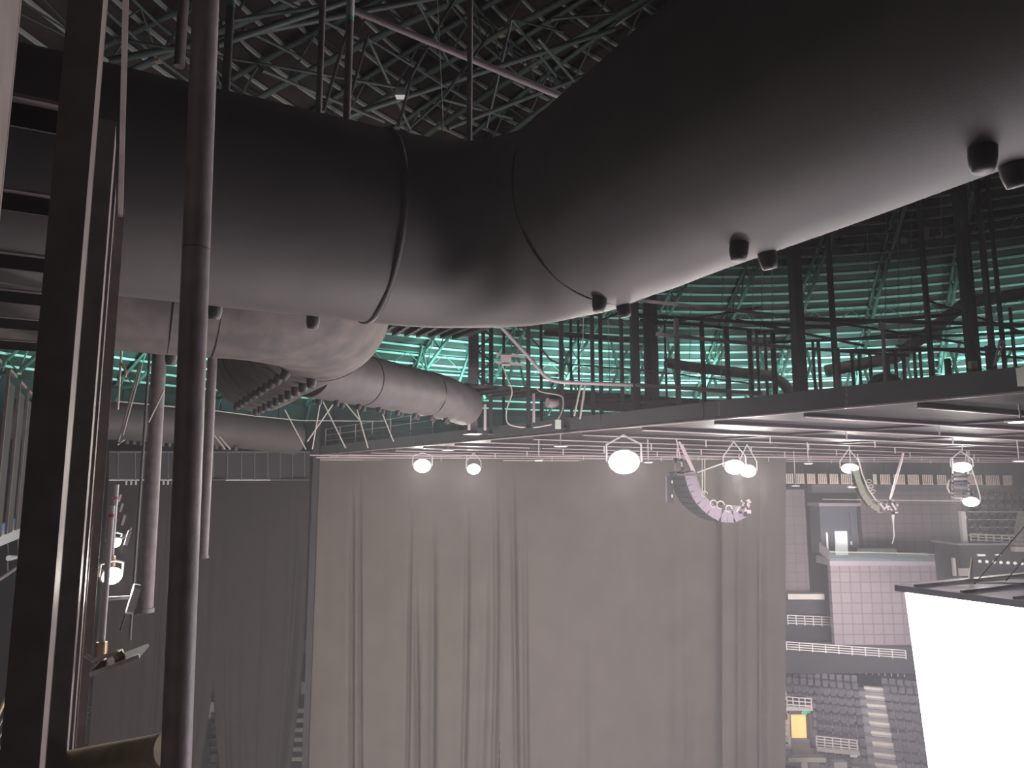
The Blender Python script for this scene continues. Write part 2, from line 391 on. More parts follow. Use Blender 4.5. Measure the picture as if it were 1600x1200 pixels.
one(MB().beam(PN(-6, 1125, V, -1.6), PN(24, 1058, V, -1.6), .03, .10), 'angled_rail', 'yellow_paint', 'yellowish sloping flat bar at the bottom left edge', 'steel bar')
for k in range(5):
    one(MB().beam(PN(-2, 1190-k*18, V, -1.7), PN(14, 1160-k*18, V, -1.7), .02, .02), 'cable_tray_rung', 'cable', 'small pale rung at the bottom left edge, %s from below' % ORD[k], 'rung', 'rungs at the bottom left edge')

# ---- round pipes
def vpipe(name, px, y0, y1, Y, rad, m, label, cat='pipe', flange=None, group=None, open_top=False, x2=None):
    a = P(px, y1, Y); z1 = P(px if x2 is None else x2, y0, Y).z; b = Vector((a.x, a.y, z1)) if x2 is None else P(x2, y0, Y)
    o = thing(name, a, label, cat, group)
    MB().tube([a, b], rad, 28).build('pipe_body', m, o)
    if flange: MB().tube([a, a+ZZ*flange], rad*1.16, 24).build('end_flange', m, o)
    return o
o = vpipe('steel_pipe', 271, -60, 1300, 3.6, .066, 'pipe', 'thick round steel pipe in front, reaching from top to bottom', x2=324)
q = P(306.5, 390, 3.6); MB().tube([q, q+ZZ*.006], .0675, 28).build('coupling_line', 'grey_steel', o)
vpipe('steel_pipe', 227, 520, 957, 14.5, .135, 'pipe', 'round steel pipe ending in a flange between the posts and the thick pipe', flange=.08, x2=251)
vpipe('steel_pipe', 317, 520, 872, 15, .095, 'pipe', 'shorter round steel pipe with a cut end just behind the thick pipe', flange=.05, x2=334)
vpipe('thin_rod', 214, 530, 960, 15, .035, 'grey_steel', 'thin dark rod hanging beside the flanged pipe', 'rod')
vpipe('thin_rod', 203, 530, 1000, 16, .028, 'grey_steel', 'thinnest rod hanging next to the row of posts', 'rod')
vpipe('hanger_rod', 280, -20, 104, 12, .09, 'pipe', 'short round post above the duct beside the thick pipe', 'steel post')
# rods from the roof to the near duct
for (px, yb, rad, wh, lab) in ((352, 128, .055, 12, 'round hanger with a chipped white top, nearest the thick pipe'), (541, 180, .06, 33, 'round hanger with a white and green painted top above the duct bend'), (497, 168, .05, None, 'plain dark hanger left of the white-topped one above the duct'), (733, 203, .045, None, 'plain dark hanger above the middle of the duct bend')):
    Y = 10.8 if px > 400 else 9.0
    a = P(px, yb+25, Y); zt = P(px, -40, Y).z+1.5
    o = thing('duct_hanger', a, lab, 'hanger post', 'hangers holding the nearest duct')
    zm = P(px, wh, Y).z if wh else zt
    MB().tube([a, Vector((a.x, a.y, zm))], rad, 14).build('rod_body', 'pipe', o)
    if wh:
        MB().tube([Vector((a.x, a.y, zm)), Vector((a.x, a.y, zm+.07))], rad*1.03, 14).build('green_band', 'green_paint', o)
        MB().tube([Vector((a.x, a.y, zm+.07)), Vector((a.x, a.y, zt))], rad*1.02, 14).build('painted_top', 'white_paint', o)
one(MB().tube([P(548, 14, 15), P(880, 152, 15)], .07, 12), 'steel_pipe', 'pink_steel', 'long slanting pinkish pipe above the duct bend', 'pipe')
one(MB().tube([P(683, -10, 14), P(693, 205, 14)], .008, 4), 'hanging_wire', 'cable', 'single thin wire hanging above the duct bend', 'wire')
for i, (a, b) in enumerate(((P(505, 175, 11), P(545, 40, 13)), (P(540, 176, 11.5), P(575, 55, 14)), (P(622, 200, 12), P(643, 120, 15)))):
    one(MB().tube([a, b], .03, 8), 'slanting_rod', 'grey_steel', 'thin slanting brace rod above the duct, %s from the thick pipe' % ORD[i], 'rod', 'slanting rods above the duct')
one(MB().box(P(627, 146, 14), .22, .18, .16), 'junction_box', 'white_paint', 'small pale box clipped to the roof steel above the duct', 'junction box')
# near roof frame: heavier members just over the ducts
NF = [((170, 95), (760, -20), 15, .10), ((340, 70), (900, -120), 14, .09), ((545, 180), (960, 45), 16, .09), ((700, 200), (1000, 85), 17, .07), ((180, 60), (640, 140), 13, .04), ((400, -20), (560, 60), 16, .07),
      ((380, 45), (470, 90), 16, .05), ((575, 60), (640, 200), 15, .05), ((575, 60), (760, 175), 15, .035), ((625, 150), (720, -20), 15, .05), ((690, 155), (760, 60), 16, .05), ((690, 155), (800, 185), 16, .04),
      ((690, 155), (640, 200), 16, .04), ((800, 30), (870, 120), 17, .05), ((800, 30), (760, 200), 17, .05), ((800, 30), (880, 50), 17, .035), ((860, 30), (960, 20), 17, .05), ((410, 110), (600, 190), 14, .05),
      ((410, 110), (345, 30), 14, .03), ((345, 35), (560, 0), 15, .06), ((960, 40), (1060, -30), 16, .05), ((840, 60), (900, 130), 16, .05), ((640, -20), (700, 95), 17, .05), ((20, 15), (110, 60), 14, .03), ((30, 0), (150, 75), 14, .03), ((60, -10), (180, 120), 15, .05)]
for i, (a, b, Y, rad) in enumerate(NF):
    one(MB().tube([P(a[0], a[1], Y), P(b[0], b[1], Y+2.5)], rad*.8, 7), 'roof_brace', 'truss_near_dim', 'greenish roof tube, coloured as dimly lit, crossing above the nearest duct, %s of the frame' % ORD[i], 'roof brace', 'near roof frame tubes')

# ---- hook, slings and wires by the posts
o = thing('sling_hook', P(186, 660, 12), 'bright hook and short chain hanging beside the posts', 'hook')
MB().tube([P(190, 548, 12), P(187, 590, 12), P(184, 640, 12)], .018, 6).build('chain', 'cable', o)
MB().tube([P(189, 568, 12), P(193, 572, 12), P(197, 582, 12), P(195, 590, 12)], .022, 8).build('hook', 'brass', o)
for i, (a, b) in enumerate((((218, 570), (185, 690)), ((222, 570), (192, 680)), ((256, 610), (232, 660)), ((205, 825), (184, 850)), ((204, 680), (184, 695)), ((335, 680), (352, 702)), ((343, 682), (360, 702)),
                            ((445, 640), (478, 702)), ((505, 628), (540, 700)), ((520, 632), (480, 690)), ((500, 632), (488, 702)), ((558, 640), (575, 700)), ((540, 630), (565, 660)), ((595, 640), (615, 690)))):
    Y = 14 if i < 4 else 36
    one(MB().tube([P(*a, Y), P(*b, Y)], .018 if Y < 20 else .035, 5), 'guy_wire', 'cable', 'thin slanting guy wire below the ducts, %s counted from the posts' % ORD[i], 'wire', 'guy wires under the ducts')

# ---- row of floodlights along the catwalk
def flood(c, face, w, h, d, label, lit=True, arm=None, tilt=None, group='floodlights in the arena', lens='lamp_lens', name='floodlight'):
    face = face.normalized(); sx = face.cross(ZZ).normalized(); up = sx.cross(face)
    o = thing(name, c, label, 'floodlight', group)
    el = lambda k_, o_: [c+face*o_+sx*(w/2*k_*math.cos(q*math.pi/10))+up*(h/2*k_*math.sin(q*math.pi/10)) for q in range(20)]
    mb = MB(); mb.prism(el(1, 0), -face*d)
    for k in range(5): mb.prism(el(.8-.08*k, -d-.03*k), -face*.015)
    hs = mb.build('housing', 'lamp_body', o)
    MB().prism(el(.92, .006), face*.01).build('lens', lens if lit else 'lamp_body', hs)
    mb = MB(); top = arm if arm is not None else c+up*(h*.9)
    mb.tube([c-face*(d*.5)-sx*(w*.55), c-face*(d*.5)-sx*(w*.55)+up*h*.7, top], .012*max(1, w*3), 6); mb.tube([c-face*(d*.5)+sx*(w*.55), c-face*(d*.5)+sx*(w*.55)+up*h*.7, top], .012*max(1, w*3), 6)
    mb.build('bracket', 'lamp_body', o); return o
c = P(188, 1030, 4.6)
o = thing('floodlight', c, 'flat grey panel floodlight tilted down on a bracket, lowest by the posts', 'floodlight', 'floodlights in the arena')
ax = (P(222, 1026, 4.62)-P(154, 1052, 4.58)).normalized(); ay = Vector((-.05, .98, .16)); ay = (ay-ax*ay.dot(ax)).normalized(); az = ax.cross(ay)
if az.z < 0: az = -az
MB().box(c, .28, .20, .018, ax, ay, az).build('housing', 'dark_steel', o); MB().box(c-ay*.104, .28, .012, .024, ax, ay, az).build('front_edge', 'lamp_body', o)
MB().tube([c+az*.01, c+az*.05], .03, 12).build('swivel', 'brass', o); MB().tube([c+az*.05, c+az*.05-ax*.14, c-ax*.17+az*.10], .012, 8).build('bracket', 'lamp_body', o)
def whitepole(px, y0, y1, Y, rad, lab):
    a = P(px, y1, Y); b = P(px, y0, Y); b = Vector((a.x, a.y, b.z)); o = thing('lamp_pole', a, lab, 'pole', 'white lamp poles by the posts')
    MB().tube([a, b], rad, 12).build('tube', 'lamp_body', o); MB().tube([a, a+ZZ*.12], rad*1.9, 12).build('clamp', 'brass', o); return o
p1_ = whitepole(157, 790, 1035, 4.7, .017, 'white lamp pole holding the lowest floodlight')
MB().tube([Vector((p1_.location.x, p1_.location.y, P(160, 808, 4.7).z)), Vector((p1_.location.x, p1_.location.y, P(160, 803, 4.7).z))], .019, 12).build('red_tape', 'red_tape', p1_)
p2_ = whitepole(173, 757, 885, 9, .026, 'white lamp pole farther off with a red tape mark')
MB().tube([Vector((p2_.location.x, p2_.location.y, P(173, 780, 9).z)), Vector((p2_.location.x, p2_.location.y, P(173, 776, 9).z))], .029, 12).build('red_tape', 'red_tape', p2_)
# side-on unlit-facing floodlight bodies
def boxlamp(px, py, Y, w, h, lab):
    c = P(px, py, Y); o = thing('floodlight', c, lab, 'floodlight', 'floodlights in the arena')
    f_ = Vector((.8, .45, -.2)).normalized(); sx = f_.cross(ZZ).normalized(); up = sx.cross(f_)
    mb = MB(); mb.prism([c+sx*a+up*b for a, b in ((-w/2, -h*.4), (-w*.3, -h/2), (w*.3, -h/2), (w/2, -h*.4), (w/2, h*.4), (w*.3, h/2), (-w*.3, h/2), (-w/2, h*.4))], f_*w*.35); mb.build('housing', 'lamp_body', o)
    MB().tube([c-sx*w*.5, c-sx*w*.5-V*w*1.3], .012*w*8, 8).build('bracket', 'lamp_body', o)
    MB().tube([c-up*h*.5, c-up*(h*.7)+sx*.02, c-up*(h*1.1)], .008, 6).build('cable_tail', 'cable_dark', o); return o
boxlamp(203, 935, 7, .17, .26, 'pale box floodlight seen from the side beside the flanged pipe, larger one')
boxlamp(197, 840, 10, .12, .19, 'pale box floodlight seen from the side beside the upper bright lamp')
boxlamp(191, 812, 14, .13, .2, 'small pale box floodlight beside the posts, just below two others')
boxlamp(188, 793, 17, .13, .2, 'small pale box floodlight in the middle of the far three by the posts')
boxlamp(186, 778, 20, .13, .2, 'tiny pale box floodlight topmost by the posts')
tocam = lambda c: (EYE-c).normalized()
LAMPS = []
for (px, py, Y, w, h, lab) in ((175, 900, 7.5, .21, .17, 'glaring lit floodlight on the white pole, larger of the two by the posts'), (180, 847, 10.5, .17, .15, 'glaring lit floodlight above the larger one by the posts')):
    c = P(px, py, Y); flood(c, (tocam(c)+V*.6-ZZ*.2), w, h, .05, lab); LAMPS.append((c, .35))

# ================================================================ SUSPENDED CEILING PLATFORM
ZS = 2.0; FH = .56
B = PZ(490, 712, ZS); dU = (PZ(1600, 613, ZS)-B).normalized()
A = B+dU*46
dV = Vector((-dU.y, dU.x, 0)); Cc = PZ(2050, 718, ZS); D = A+V*60
mb = MB(); mb.prism([A, B, Cc, D], ZZ*.12); soff = struct(mb, 'ceiling_panel_deck', 'soffit'); soff.name = 'ceiling.001'
tag(soff, kind='structure')
def plate(px, py, z=ZS): return PZ(px, py, z)
# fascia in lengths
L = 46.0; nf = 10
for i in range(nf):
    a = B+dU*(L*i/nf+.02); b = B+dU*(L*(i+1)/nf-.02)
    if not (inview(a, 400) or inview(b, 400)): continue
    o = thing('edge_fascia', (a+b)/2, 'dark upright fascia board along the hung ceiling edge, %s from the far corner' % ORD[i], 'fascia', 'fascia boards of the hung ceiling')
    MB().box((a+b)/2+ZZ*FH/2-dV*.05, (a-b).length, .06, FH, dU, dV).build('board', 'fascia', o)
    MB().box((a+b)/2+ZZ*.0-dV*.07, (a-b).length, .10, .04, dU, dV).build('lower_trim', 'pink_steel', o)
    MB().box(b-dV*.09+ZZ*FH/2, .03, .02, FH, dU, dV).build('joint_strip', 'grey_steel', o)
# far edge beam and beams below, parallel with v
FE = (Cc-B); 
def far_hit(u):   # length along v from near edge to the far edge line
    s = B+dU*u; n_ = Vector((-FE.y, FE.x, 0)); return (B-s).dot(n_)/V.dot(n_)
us = [2.5+3.0*i for i in range(13)]
for i, u in enumerate(us):
    s = B+dU*u; Lh = min(far_hit(u), 62) if far_hit(u) > 0 else 60
    hh = .10 if i % 3 else .16
    o = thing('ceiling_beam', s, 'long pinkish steel beam under the hung ceiling, %s from the far corner' % ORD[i], 'steel beam', 'cross beams under the hung ceiling')
    MB().beam(s+V*.05-ZZ*.06, s+V*Lh-ZZ*.06, .05, .12).build('web', 'soffit', o)
    MB().beam(s+V*.05-ZZ*.13, s+V*Lh-ZZ*.13, .11, .03).build('flange', 'pink_steel', o)
    for q in range(1, 7):
        e = s+V*(q*6.0)-ZZ*.14
        if q*6 < Lh and inview(e): MB().beam(e, e-ZZ*.28, .04, .04).build('drop_rod', 'rail_pale', o)
for i, v in enumerate((7, 14, 21, 28)):
    a = B+V*v+dU*0.5; b = B+V*v+dU*44
    n_ = Vector((-FE.y, FE.x, 0)); k = (B-a).dot(n_)/(-dU).dot(n_); a = a-dU*k*.98 if k > 0 else a+dU*(-k)
    one(MB().beam(a-ZZ*.04, b-ZZ*.04, .4, .07), 'ceiling_girder', 'soffit', 'broad girder under the hung ceiling running toward the viewer, %s from the fascia' % ORD[i], 'girder', 'girders under the hung ceiling')
# thin pipes hung just under the ceiling near the far edge
for i, (y, dz) in enumerate(((4.2, .35), (2.0, .5), (1.0, .75))):
    fa = (Cc-B).normalized(); n_ = Vector((fa.y, -fa.x, 0))
    one(MB().tube([B+fa*.5+n_*y-ZZ*dz*.4, B+fa*60+n_*y-ZZ*dz*.4], .04, 6), 'sprinkler_pipe', 'pink_steel', 'thin pipe slung below the far edge of the hung ceiling, %s from the curtains' % ORD[2-i], 'pipe', 'thin pipes under the hung ceiling')

# lit floodlights beneath the hung ceiling
FL = [(660, 728, 40, .95, .78, 'glaring floodlight hung before the curtain, nearest the far ceiling corner'), (740, 733, 40, .72, .6, 'smaller glaring floodlight, second from the far ceiling corner'),
      (975, 722, 26, 1.1, .9, 'largest and brightest floodlight, hung in front of the middle curtain'), (1148, 730, 30, .8, .62, 'brighter left one of the pair of floodlights by the speaker array'),
      (1169, 736, 32, .66, .58, 'smaller right one of the pair of floodlights by the speaker array'), (1328, 732, 36, .78, .5, 'glaring floodlight next to the second, smaller speaker array'),
      (1503, 730, 38, .9, .55, 'glaring floodlight above the hung equipment rack'), (1517, 784, 38, .75, .5, 'glaring floodlight just below the hung equipment rack')]
for (px, py, Y, w, h, lab) in FL:
    c = P(px, py, Y); top = Vector((c.x, c.y, H+ZS-.2))
    flood(c, tocam(c)-ZZ*.35, w, h, .12, lab, arm=top if top.z > c.z+.3 else None); LAMPS.append((c, 1.0))
# unlit disc lamps and T lamps
DISC = [(700, 703, 36, .5, 'thin white disc lamp on a rod before the curtain, nearest the far corner'), (876, 697, 27, .42, 'large white disc lamp on a rod above the curtain middle'),
        (842, 719, 30, .3, 'small white disc lamp hanging just below the large one'), (1013, 722, 30, .3, 'small white disc lamp beside the brightest floodlight'), (1263, 724, 32, .3, 'small white disc lamp over the slatted guard end'),
        (1331, 761, 34, .32, 'small white disc lamp below the sixth floodlight'), (1595, 658, 17, .5, 'broad white panel lamp at the right edge under the hung ceiling'), (1592, 720, 30, .36, 'small white disc lamp at the right edge'),
        (1243, 759, 40, .35, 'dim disc lamp in front of the slatted guard')]
for (px, py, Y, w, lab) in DISC:
    c = P(px, py, Y); o = thing('disc_lamp', c, lab, 'lamp', 'disc lamps under the hung ceiling')
    MB().tube([c-ZZ*.02, c+ZZ*.02, c+ZZ*.05], [w*.5*1.3, w*.65, w*.2], 20).build('shade', 'lamp_body', o)
    MB().tube([c-ZZ*.03, c-ZZ*.02], w*.5, 20).build('diffuser', 'lamp_soft', o)
    MB().tube([c, Vector((c.x, c.y, max(c.z+.3, H+ZS-.1)))], .022, 6).build('rod', 'lamp_body', o)

# guard rail on the far part of the platform
rp = [(8.5+2.05*i) for i in range(10)]
o = thing('guard_rail', B+dU*1.0+ZZ*FH, 'thin pale pipe guard rail standing on the far fascia of the hung ceiling', 'railing')
zt = FH
prev = None
for i in range(8):
    a = B+dU*(1.2+2.3*i)+dV*.3+ZZ*zt; b = a+ZZ*1.15
    MB().tube([a, b], .03, 6).build('post', 'pink_steel', o)
    if prev is not None:
        for hgt in (1.12, .72, .36): MB().tube([prev+ZZ*hgt, a+ZZ*hgt], .018, 5).build('rail', 'pink_steel', o)
    prev = a
# wires/cable sagging on the platform near (790..900, 640..680)
one(MB().tube(smooth([P(785, 570, 27), P(792, 590, 27), P(800, 612, 27), P(793, 635, 27), P(791, 652, 27), P(798, 664, 27), P(830, 668, 27), P(862, 663, 27)]), .03, 6), 'power_cable', 'cable', 'pale looping cable dropping from the pink box onto the fascia', 'cable')
o = thing('junction_box', P(791, 567, 27.2), 'pinkish square junction box on a strut among the posts', 'junction box')
MB().box(P(791, 561, 27), .38, .2, .3).build('enclosure', 'pink_steel', o); MB().box(P(791, 570, 27), .30, .24, .05).build('lid', 'rail_pale', o)
one(MB().box(P(872, 663, 26), .2, .12, .32), 'junction_box', 'white_paint', 'white weatherproof box clipped on the ceiling fascia', 'junction box')
one(MB().tube(smooth([P(838, 605, 26.5), P(845, 612, 26.5), P(875, 618, 26.5), P(880, 628, 26.5), P(878, 642, 26.5), P(872, 655, 26.5)]), .025, 6), 'power_cable', 'cable', 'curved pale cable reaching down to the white weatherproof box', 'cable')

# ---- posts standing on the platform up to the roof
PO = [(739, 30, .40, 522, 'grey_steel'), (767, 30, .16, 505, 'dark_steel'), (787, 40, .14, 500, 'dark_steel'), (826, 27, .15, 490, 'dark_steel'), (846, 40, .16, 490, 'dark_steel'), (878, 27, .16, 480, 'dark_steel'), (893, 42, .15, 480, 'dark_steel'),
      (905, 44, .12, 500, 'dark_steel'), (927, 27, .14, 470, 'dark_steel'), (940, 42, .22, 490, 'dark_steel'), (973, 27, .13, 470, 'dark_steel'), (995, 26, .30, 440, 'dark_steel'), (1015, 34, .32, 440, 'dark_steel'), (1026, 36, .30, 440, 'dark_steel'),
      (1061, 26, .17, 497, 'pipe'), (1042, 44, .12, 500, 'dark_steel'), (1101, 28, .15, 502, 'dark_steel'), (1140, 28, .17, 510, 'dark_steel'), (1176, 30, .17, 515, 'dark_steel'), (1187, 40, .14, 520, 'dark_steel'), (1213, 34, .2, 520, 'dark_steel'),
      (1200, 46, .15, 520, 'dark_steel'), (1256, 22, .34, 380, 'dark_steel'), (1243, 40, .15, 530, 'dark_steel'), (1275, 38, .12, 530, 'dark_steel'), (1284, 36, .14, 530, 'dark_steel'), (1310, 30, .20, 376, 'dark_steel'), (1313, 24, .16, 543, 'pipe'),
      (1336, 38, .15, 545, 'dark_steel'), (1347, 40, .13, 545, 'dark_steel'), (1364, 38, .14, 550, 'dark_steel'), (1392, 38, .16, 552, 'dark_steel'), (1404, 36, .13, 545, 'dark_steel'), (1417, 40, .16, 552, 'dark_steel'), (1434, 40, .14, 550, 'dark_steel'),
      (1443, 44, .14, 550, 'dark_steel'), (1461, 26, .16, 330, 'dark_steel'), (1487, 36, .25, 560, 'dark_steel'), (1525, 21, .21, 300, 'dark_steel'), (1534, 24, .20, 300, 'dark_steel'), (1559, 26, .18, 300, 'dark_steel'), (1549, 38, .14, 540, 'dark_steel'),
      (1576, 28, .14, 290, 'dark_steel'), (1592, 34, .12, 480, 'dark_steel')]
for i, (px, Y, w, yt, m) in enumerate(PO):
    base = P(px, 612, Y); base.z = H+ZS+.1; top = P(px, yt, Y).z
    if yt < 450: top = min(zroof((Vector((base.x, base.y, 0))-CC).length)-.6, top+8)
    o = thing('platform_post', base, 'dark upright steel post on the hung ceiling, %s counted from the left' % ORD[i], 'steel post', 'upright posts on the hung ceiling')
    h_ = top-base.z; MB().box(base+ZZ*h_/2, w, w*.15, h_, V, U).build('flange', m, o); MB().box(base+ZZ*h_/2+U*w*.5, w*.2, w, h_, V, U).build('web', m, o)
    MB().box(base+ZZ*.02, w*1.6, w*1.6, .04, V, U).build('base_plate', m, o)
# horizontals between the posts
HB = [((985, 468), (1270, 498), 27, .10, 'pink_steel'), ((985, 492), (1300, 512), 30, .13, 'dark_steel'), ((1020, 508), (1190, 480), 34, .10, 'dark_steel'), ((1025, 522), (1262, 546), 27, .12, 'pink_steel'), ((1000, 500), (1250, 522), 36, .12, 'dark_steel'),
      ((1250, 498), (1600, 508), 26, .13, 'dark_steel'), ((1262, 545), (1420, 556), 27, .10, 'grey_steel'), ((1180, 520), (1500, 490), 34, .14, 'dark_steel'), ((1200, 535), (1600, 520), 38, .14, 'dark_steel'), ((1150, 500), (1350, 540), 36, .12, 'dark_steel'),
      ((1280, 500), (1530, 540), 32, .10, 'dark_steel'), ((1300, 548), (1600, 545), 40, .18, 'dark_steel'), ((1330, 530), (1560, 505), 30, .10, 'dark_steel'), ((1400, 540), (1600, 560), 34, .10, 'dark_steel'), ((1450, 470), (1600, 520), 28, .08, 'dark_steel'),
      ((775, 553), (820, 557), 27, .10, 'pink_steel'), ((775, 566), (820, 570), 27, .10, 'pink_steel'), ((850, 520), (995, 532), 42, .28, 'tan_duct'), ((830, 500), (990, 462), 30, .07, 'dark_steel'), ((880, 478), (990, 485), 30, .08, 'pipe'), ((940, 500), (1000, 475), 32, .08, 'dark_steel')]
for i, (a, b, Y, w, m) in enumerate(HB):
    one(MB().beam(P(*a, Y), P(*b, Y), w*.8, w), 'cross_rail', m, '%s steel rail tying the platform posts together, %s of the set' % ('pinkish' if m == 'pink_steel' else 'pale round' if m == 'tan_duct' else 'dark', ORD[i]), 'steel rail', 'cross rails between the platform posts')
# conduit with bend, bright pink pipe
one(MB().tube([P(775, 502, 26), P(822, 553, 26), P(850, 586, 26), P(862, 594, 26), P(878, 597, 26), P(1000, 602, 26), P(1190, 615, 26)], .07, 10), 'conduit_pipe', 'pink_steel', 'bright pinkish pipe sloping down then bending level along the platform', 'pipe')
one(MB().tube([P(805, 500, 30), P(860, 562, 30), P(872, 568, 30), P(1000, 578, 30), P(1180, 600, 30)], .035, 8), 'conduit_pipe', 'pink_steel', 'thinner pinkish handrail pipe above the bright bent pipe', 'pipe')
# round pale ducts behind the posts
one(MB().tube([P(1040, 567, 46), P(1090, 575, 45), P(1208, 588, 44), P(1225, 600, 44), P(1238, 618, 44)], .32, 14), 'ventilation_pipe', 'tan_duct', 'pale round ventilation pipe lying behind the platform posts', 'duct')
one(MB().tube([P(1290, 580, 46), P(1400, 558, 45), P(1450, 520, 45), P(1505, 476, 45), P(1530, 470, 45), P(1640, 452, 45)], .38, 14), 'ventilation_pipe', 'tan_duct', 'tan ventilation pipe climbing behind the posts at the right', 'duct')
# zigzag braces behind the posts near the roof foot
rnd = random.Random(11)
for i in range(26):
    x = 600+i*38+rnd.uniform(-6, 6); Y = 60+rnd.uniform(-3, 3)
    s = 1 if i % 2 else -1
    one(MB().tube([P(x, 622, Y), P(x+s*rnd.uniform(18, 34), 545+rnd.uniform(-12, 10), Y+2)], .12, 6), 'foot_brace', 'truss', 'slanting grey-green strut at the far roof foot, %s counted from the left' % ORD[i], 'strut', 'slanting struts at the roof foot')
# thin hanging wires
for i, (x, y0, y1, Y) in enumerate(((1130, 400, 590, 30), (1175, 390, 600, 32), (1192, 380, 560, 32), (1205, 385, 500, 34), (1385, 330, 600, 34), (1298, 350, 470, 36), (912, 480, 600, 25), (1402, 310, 560, 36), (1425, 300, 560, 36), (1470, 300, 480, 34), (1080, 420, 600, 40), (1355, 360, 480, 33), (1240, 390, 520, 40), (950, 500, 600, 30))):
    one(MB().tube([P(x, y0, Y), P(x+(3 if i % 2 else -3), y1, Y)], .015, 4), 'hanging_wire', 'cable', 'fine wire hanging among the platform posts, %s of fourteen' % ORD[i], 'wire', 'fine wires among the platform posts')
o = thing('chain_hoist', P(1381, 602, 22), 'pale chain hoist on a dark hump above the fascia', 'hoist')
MB().tube([P(1376, 502, 22), P(1380, 520, 22), P(1383, 600, 22)], [.02, .06, .05], 8).build('chain', 'rail_pale', o)
MB().box(P(1378, 510, 22), .16, .14, .22).build('hook_block', 'rail_pale', o)
MB().tube([P(1362, 602, 22.3), P(1370, 592, 22.3), P(1383, 588, 22.3), P(1398, 592, 22.3), P(1406, 602, 22.3)], .14, 8).build('hump', 'dark_steel', o)
o = thing('stage_hook', P(1556, 573, 19), 'leaning pink clamp bar on the fascia at the right', 'clamp bar')
MB().tube([P(1553, 572, 19), P(1563, 531, 19)], .03, 8).build('bar', 'pink_steel', o); MB().tube([P(1558, 566, 19), P(1569, 532, 19)], .018, 6).build('bar', 'pink_steel', o); MB().box(P(1565, 534, 19), .12, .06, .05).build('head', 'pink_steel', o)
one(MB().box(P(1520, 570, 20), .18, .15, .2), 'motor_block', 'brass', 'small orange motor block sitting on the fascia', 'motor')
for i, (x, y, Y) in enumerate(((1094, 624, 23), (1123, 628, 22))):
    one(MB().tube([P(x, y+22, Y), P(x, y, Y)], .03, 6), 'fascia_strut', 'pipe', 'short reddish strut on the fascia, %s from the left' % ORD[i], 'strut')
for i, (x, y, Y) in enumerate(((1413, 376, 33), (1446, 360, 30), (1446, 368, 30), (865, 515, 38), (955, 527, 38))):
    one(MB().box(P(x, y, Y), .25 if i < 3 else .5, .1, .3 if i < 3 else .14), 'cable_box', 'rail_pale', 'small pale box fixed among the roof steel, %s counted from the top right' % ORD[i], 'box', 'pale boxes among the roof steel')
one(MB().box(P(1612, 588, 15), .42, .3, .38), 'equipment_case', 'rail_pale', 'pale grey case fixed on the fascia at the right edge', 'case')

# ---- walkways behind the ducts
o = thing('walkway_bridge', P(700, 515, 26), 'grey overhead walkway just below the duct bend, ribbed underneath', 'walkway')
a, b, c, d = P(560, 503, 24), P(772, 508, 24), P(778, 520, 27), P(600, 517, 29)
q = PZ(772, 508, (b-EYE).z); zW = (b-EYE).z-.0
c = PZ(735, 526, zW); d = PZ(560, 518, zW); a = PZ(560, 503, zW); b = PZ(776, 509, zW)
MB().prism([a, b, c, d], ZZ*.1).build('deck', 'soffit', o)
MB().prism([a, b, b-(b-c).normalized()*.08, a-(a-d).normalized()*.08], ZZ*.45).build('side_plate', 'fascia_light', o)
for k in range(7):
    s = .2+.75*k/7; p0, p1 = a+(b-a)*(s+.05), d+(c-d)*s
    MB().beam(p0-ZZ*.05, p1-ZZ*.05, .12, .14).build('rib', 'dark_steel', o)
o = thing('walkway_bridge', P(850, 620, 28), 'long pinkish walkway low behind the posts with a tube beneath', 'walkway')
zW = 3.62
a, b = PZ(690, 612, zW), PZ(1085, 636, zW); dv = (b-a).normalized(); nn = Vector((dv.y, -dv.x, 0))
if nn.y > 0: nn = -nn
MB().prism([a, b, b+nn*2.2, a+nn*2.2], ZZ*.06).build('deck', 'soffit', o)
MB().beam(a+ZZ*.15, b+ZZ*.15, .06, .32).build('side_plate', 'pink_steel', o)
for k in range(14):
    p0 = a+(b-a)*(k/14+.03); MB().beam(p0-ZZ*.06, p0+nn*2.2+dv*1.0-ZZ*.06, .1, .1).build('rib', 'dark_steel', o)
MB().tube([a+nn*1.2+dv*4-ZZ*.35, b+nn*1.2-ZZ*.35], .2, 14).build('tube', 'pink_steel', o)
# lattice tower below first bridge
o = thing('lattice_tower', P(757, 610, 32), 'narrow dark lattice tower beneath the overhead walkway', 'lattice tower')
for x in (745, 755, 768): MB().tube([P(x, 612, 32), P(x, 505, 32)], .09, 6).build('leg', 'dark_steel', o)
for k in range(5): MB().tube([P(745 if k % 2 else 768, 605-k*20, 32), P(768 if k % 2 else 745, 587-k*20, 32)], .05, 5).build('brace', 'dark_steel', o)
# pink stubs on the platform
for i, (x, y0, y1) in enumerate(((834, 612, 660), (912, 612, 640), (758, 632, 672), (731, 630, 660), (733, 636, 672))):
    one(MB().box((P(x, y0, 28)+P(x, y1, 28))/2, .10, .10, (P(x, y0, 28)-P(x, y1, 28)).length), 'stub_post', 'pink_steel', 'short pinkish stub post on the hung ceiling, %s of five' % ORD[i], 'post', 'short stub posts on the hung ceiling')
o = thing('lashing_strap', P(795, 650, 27), 'pair of slanting rigging straps on the platform left of the white box', 'strap')
for (a, b) in (((908, 600), (897, 650)), ((914, 602), (906, 655))): MB().tube([P(*a, 26), P(*b, 26)], .04, 6).build('strap', 'rail_pale', o)

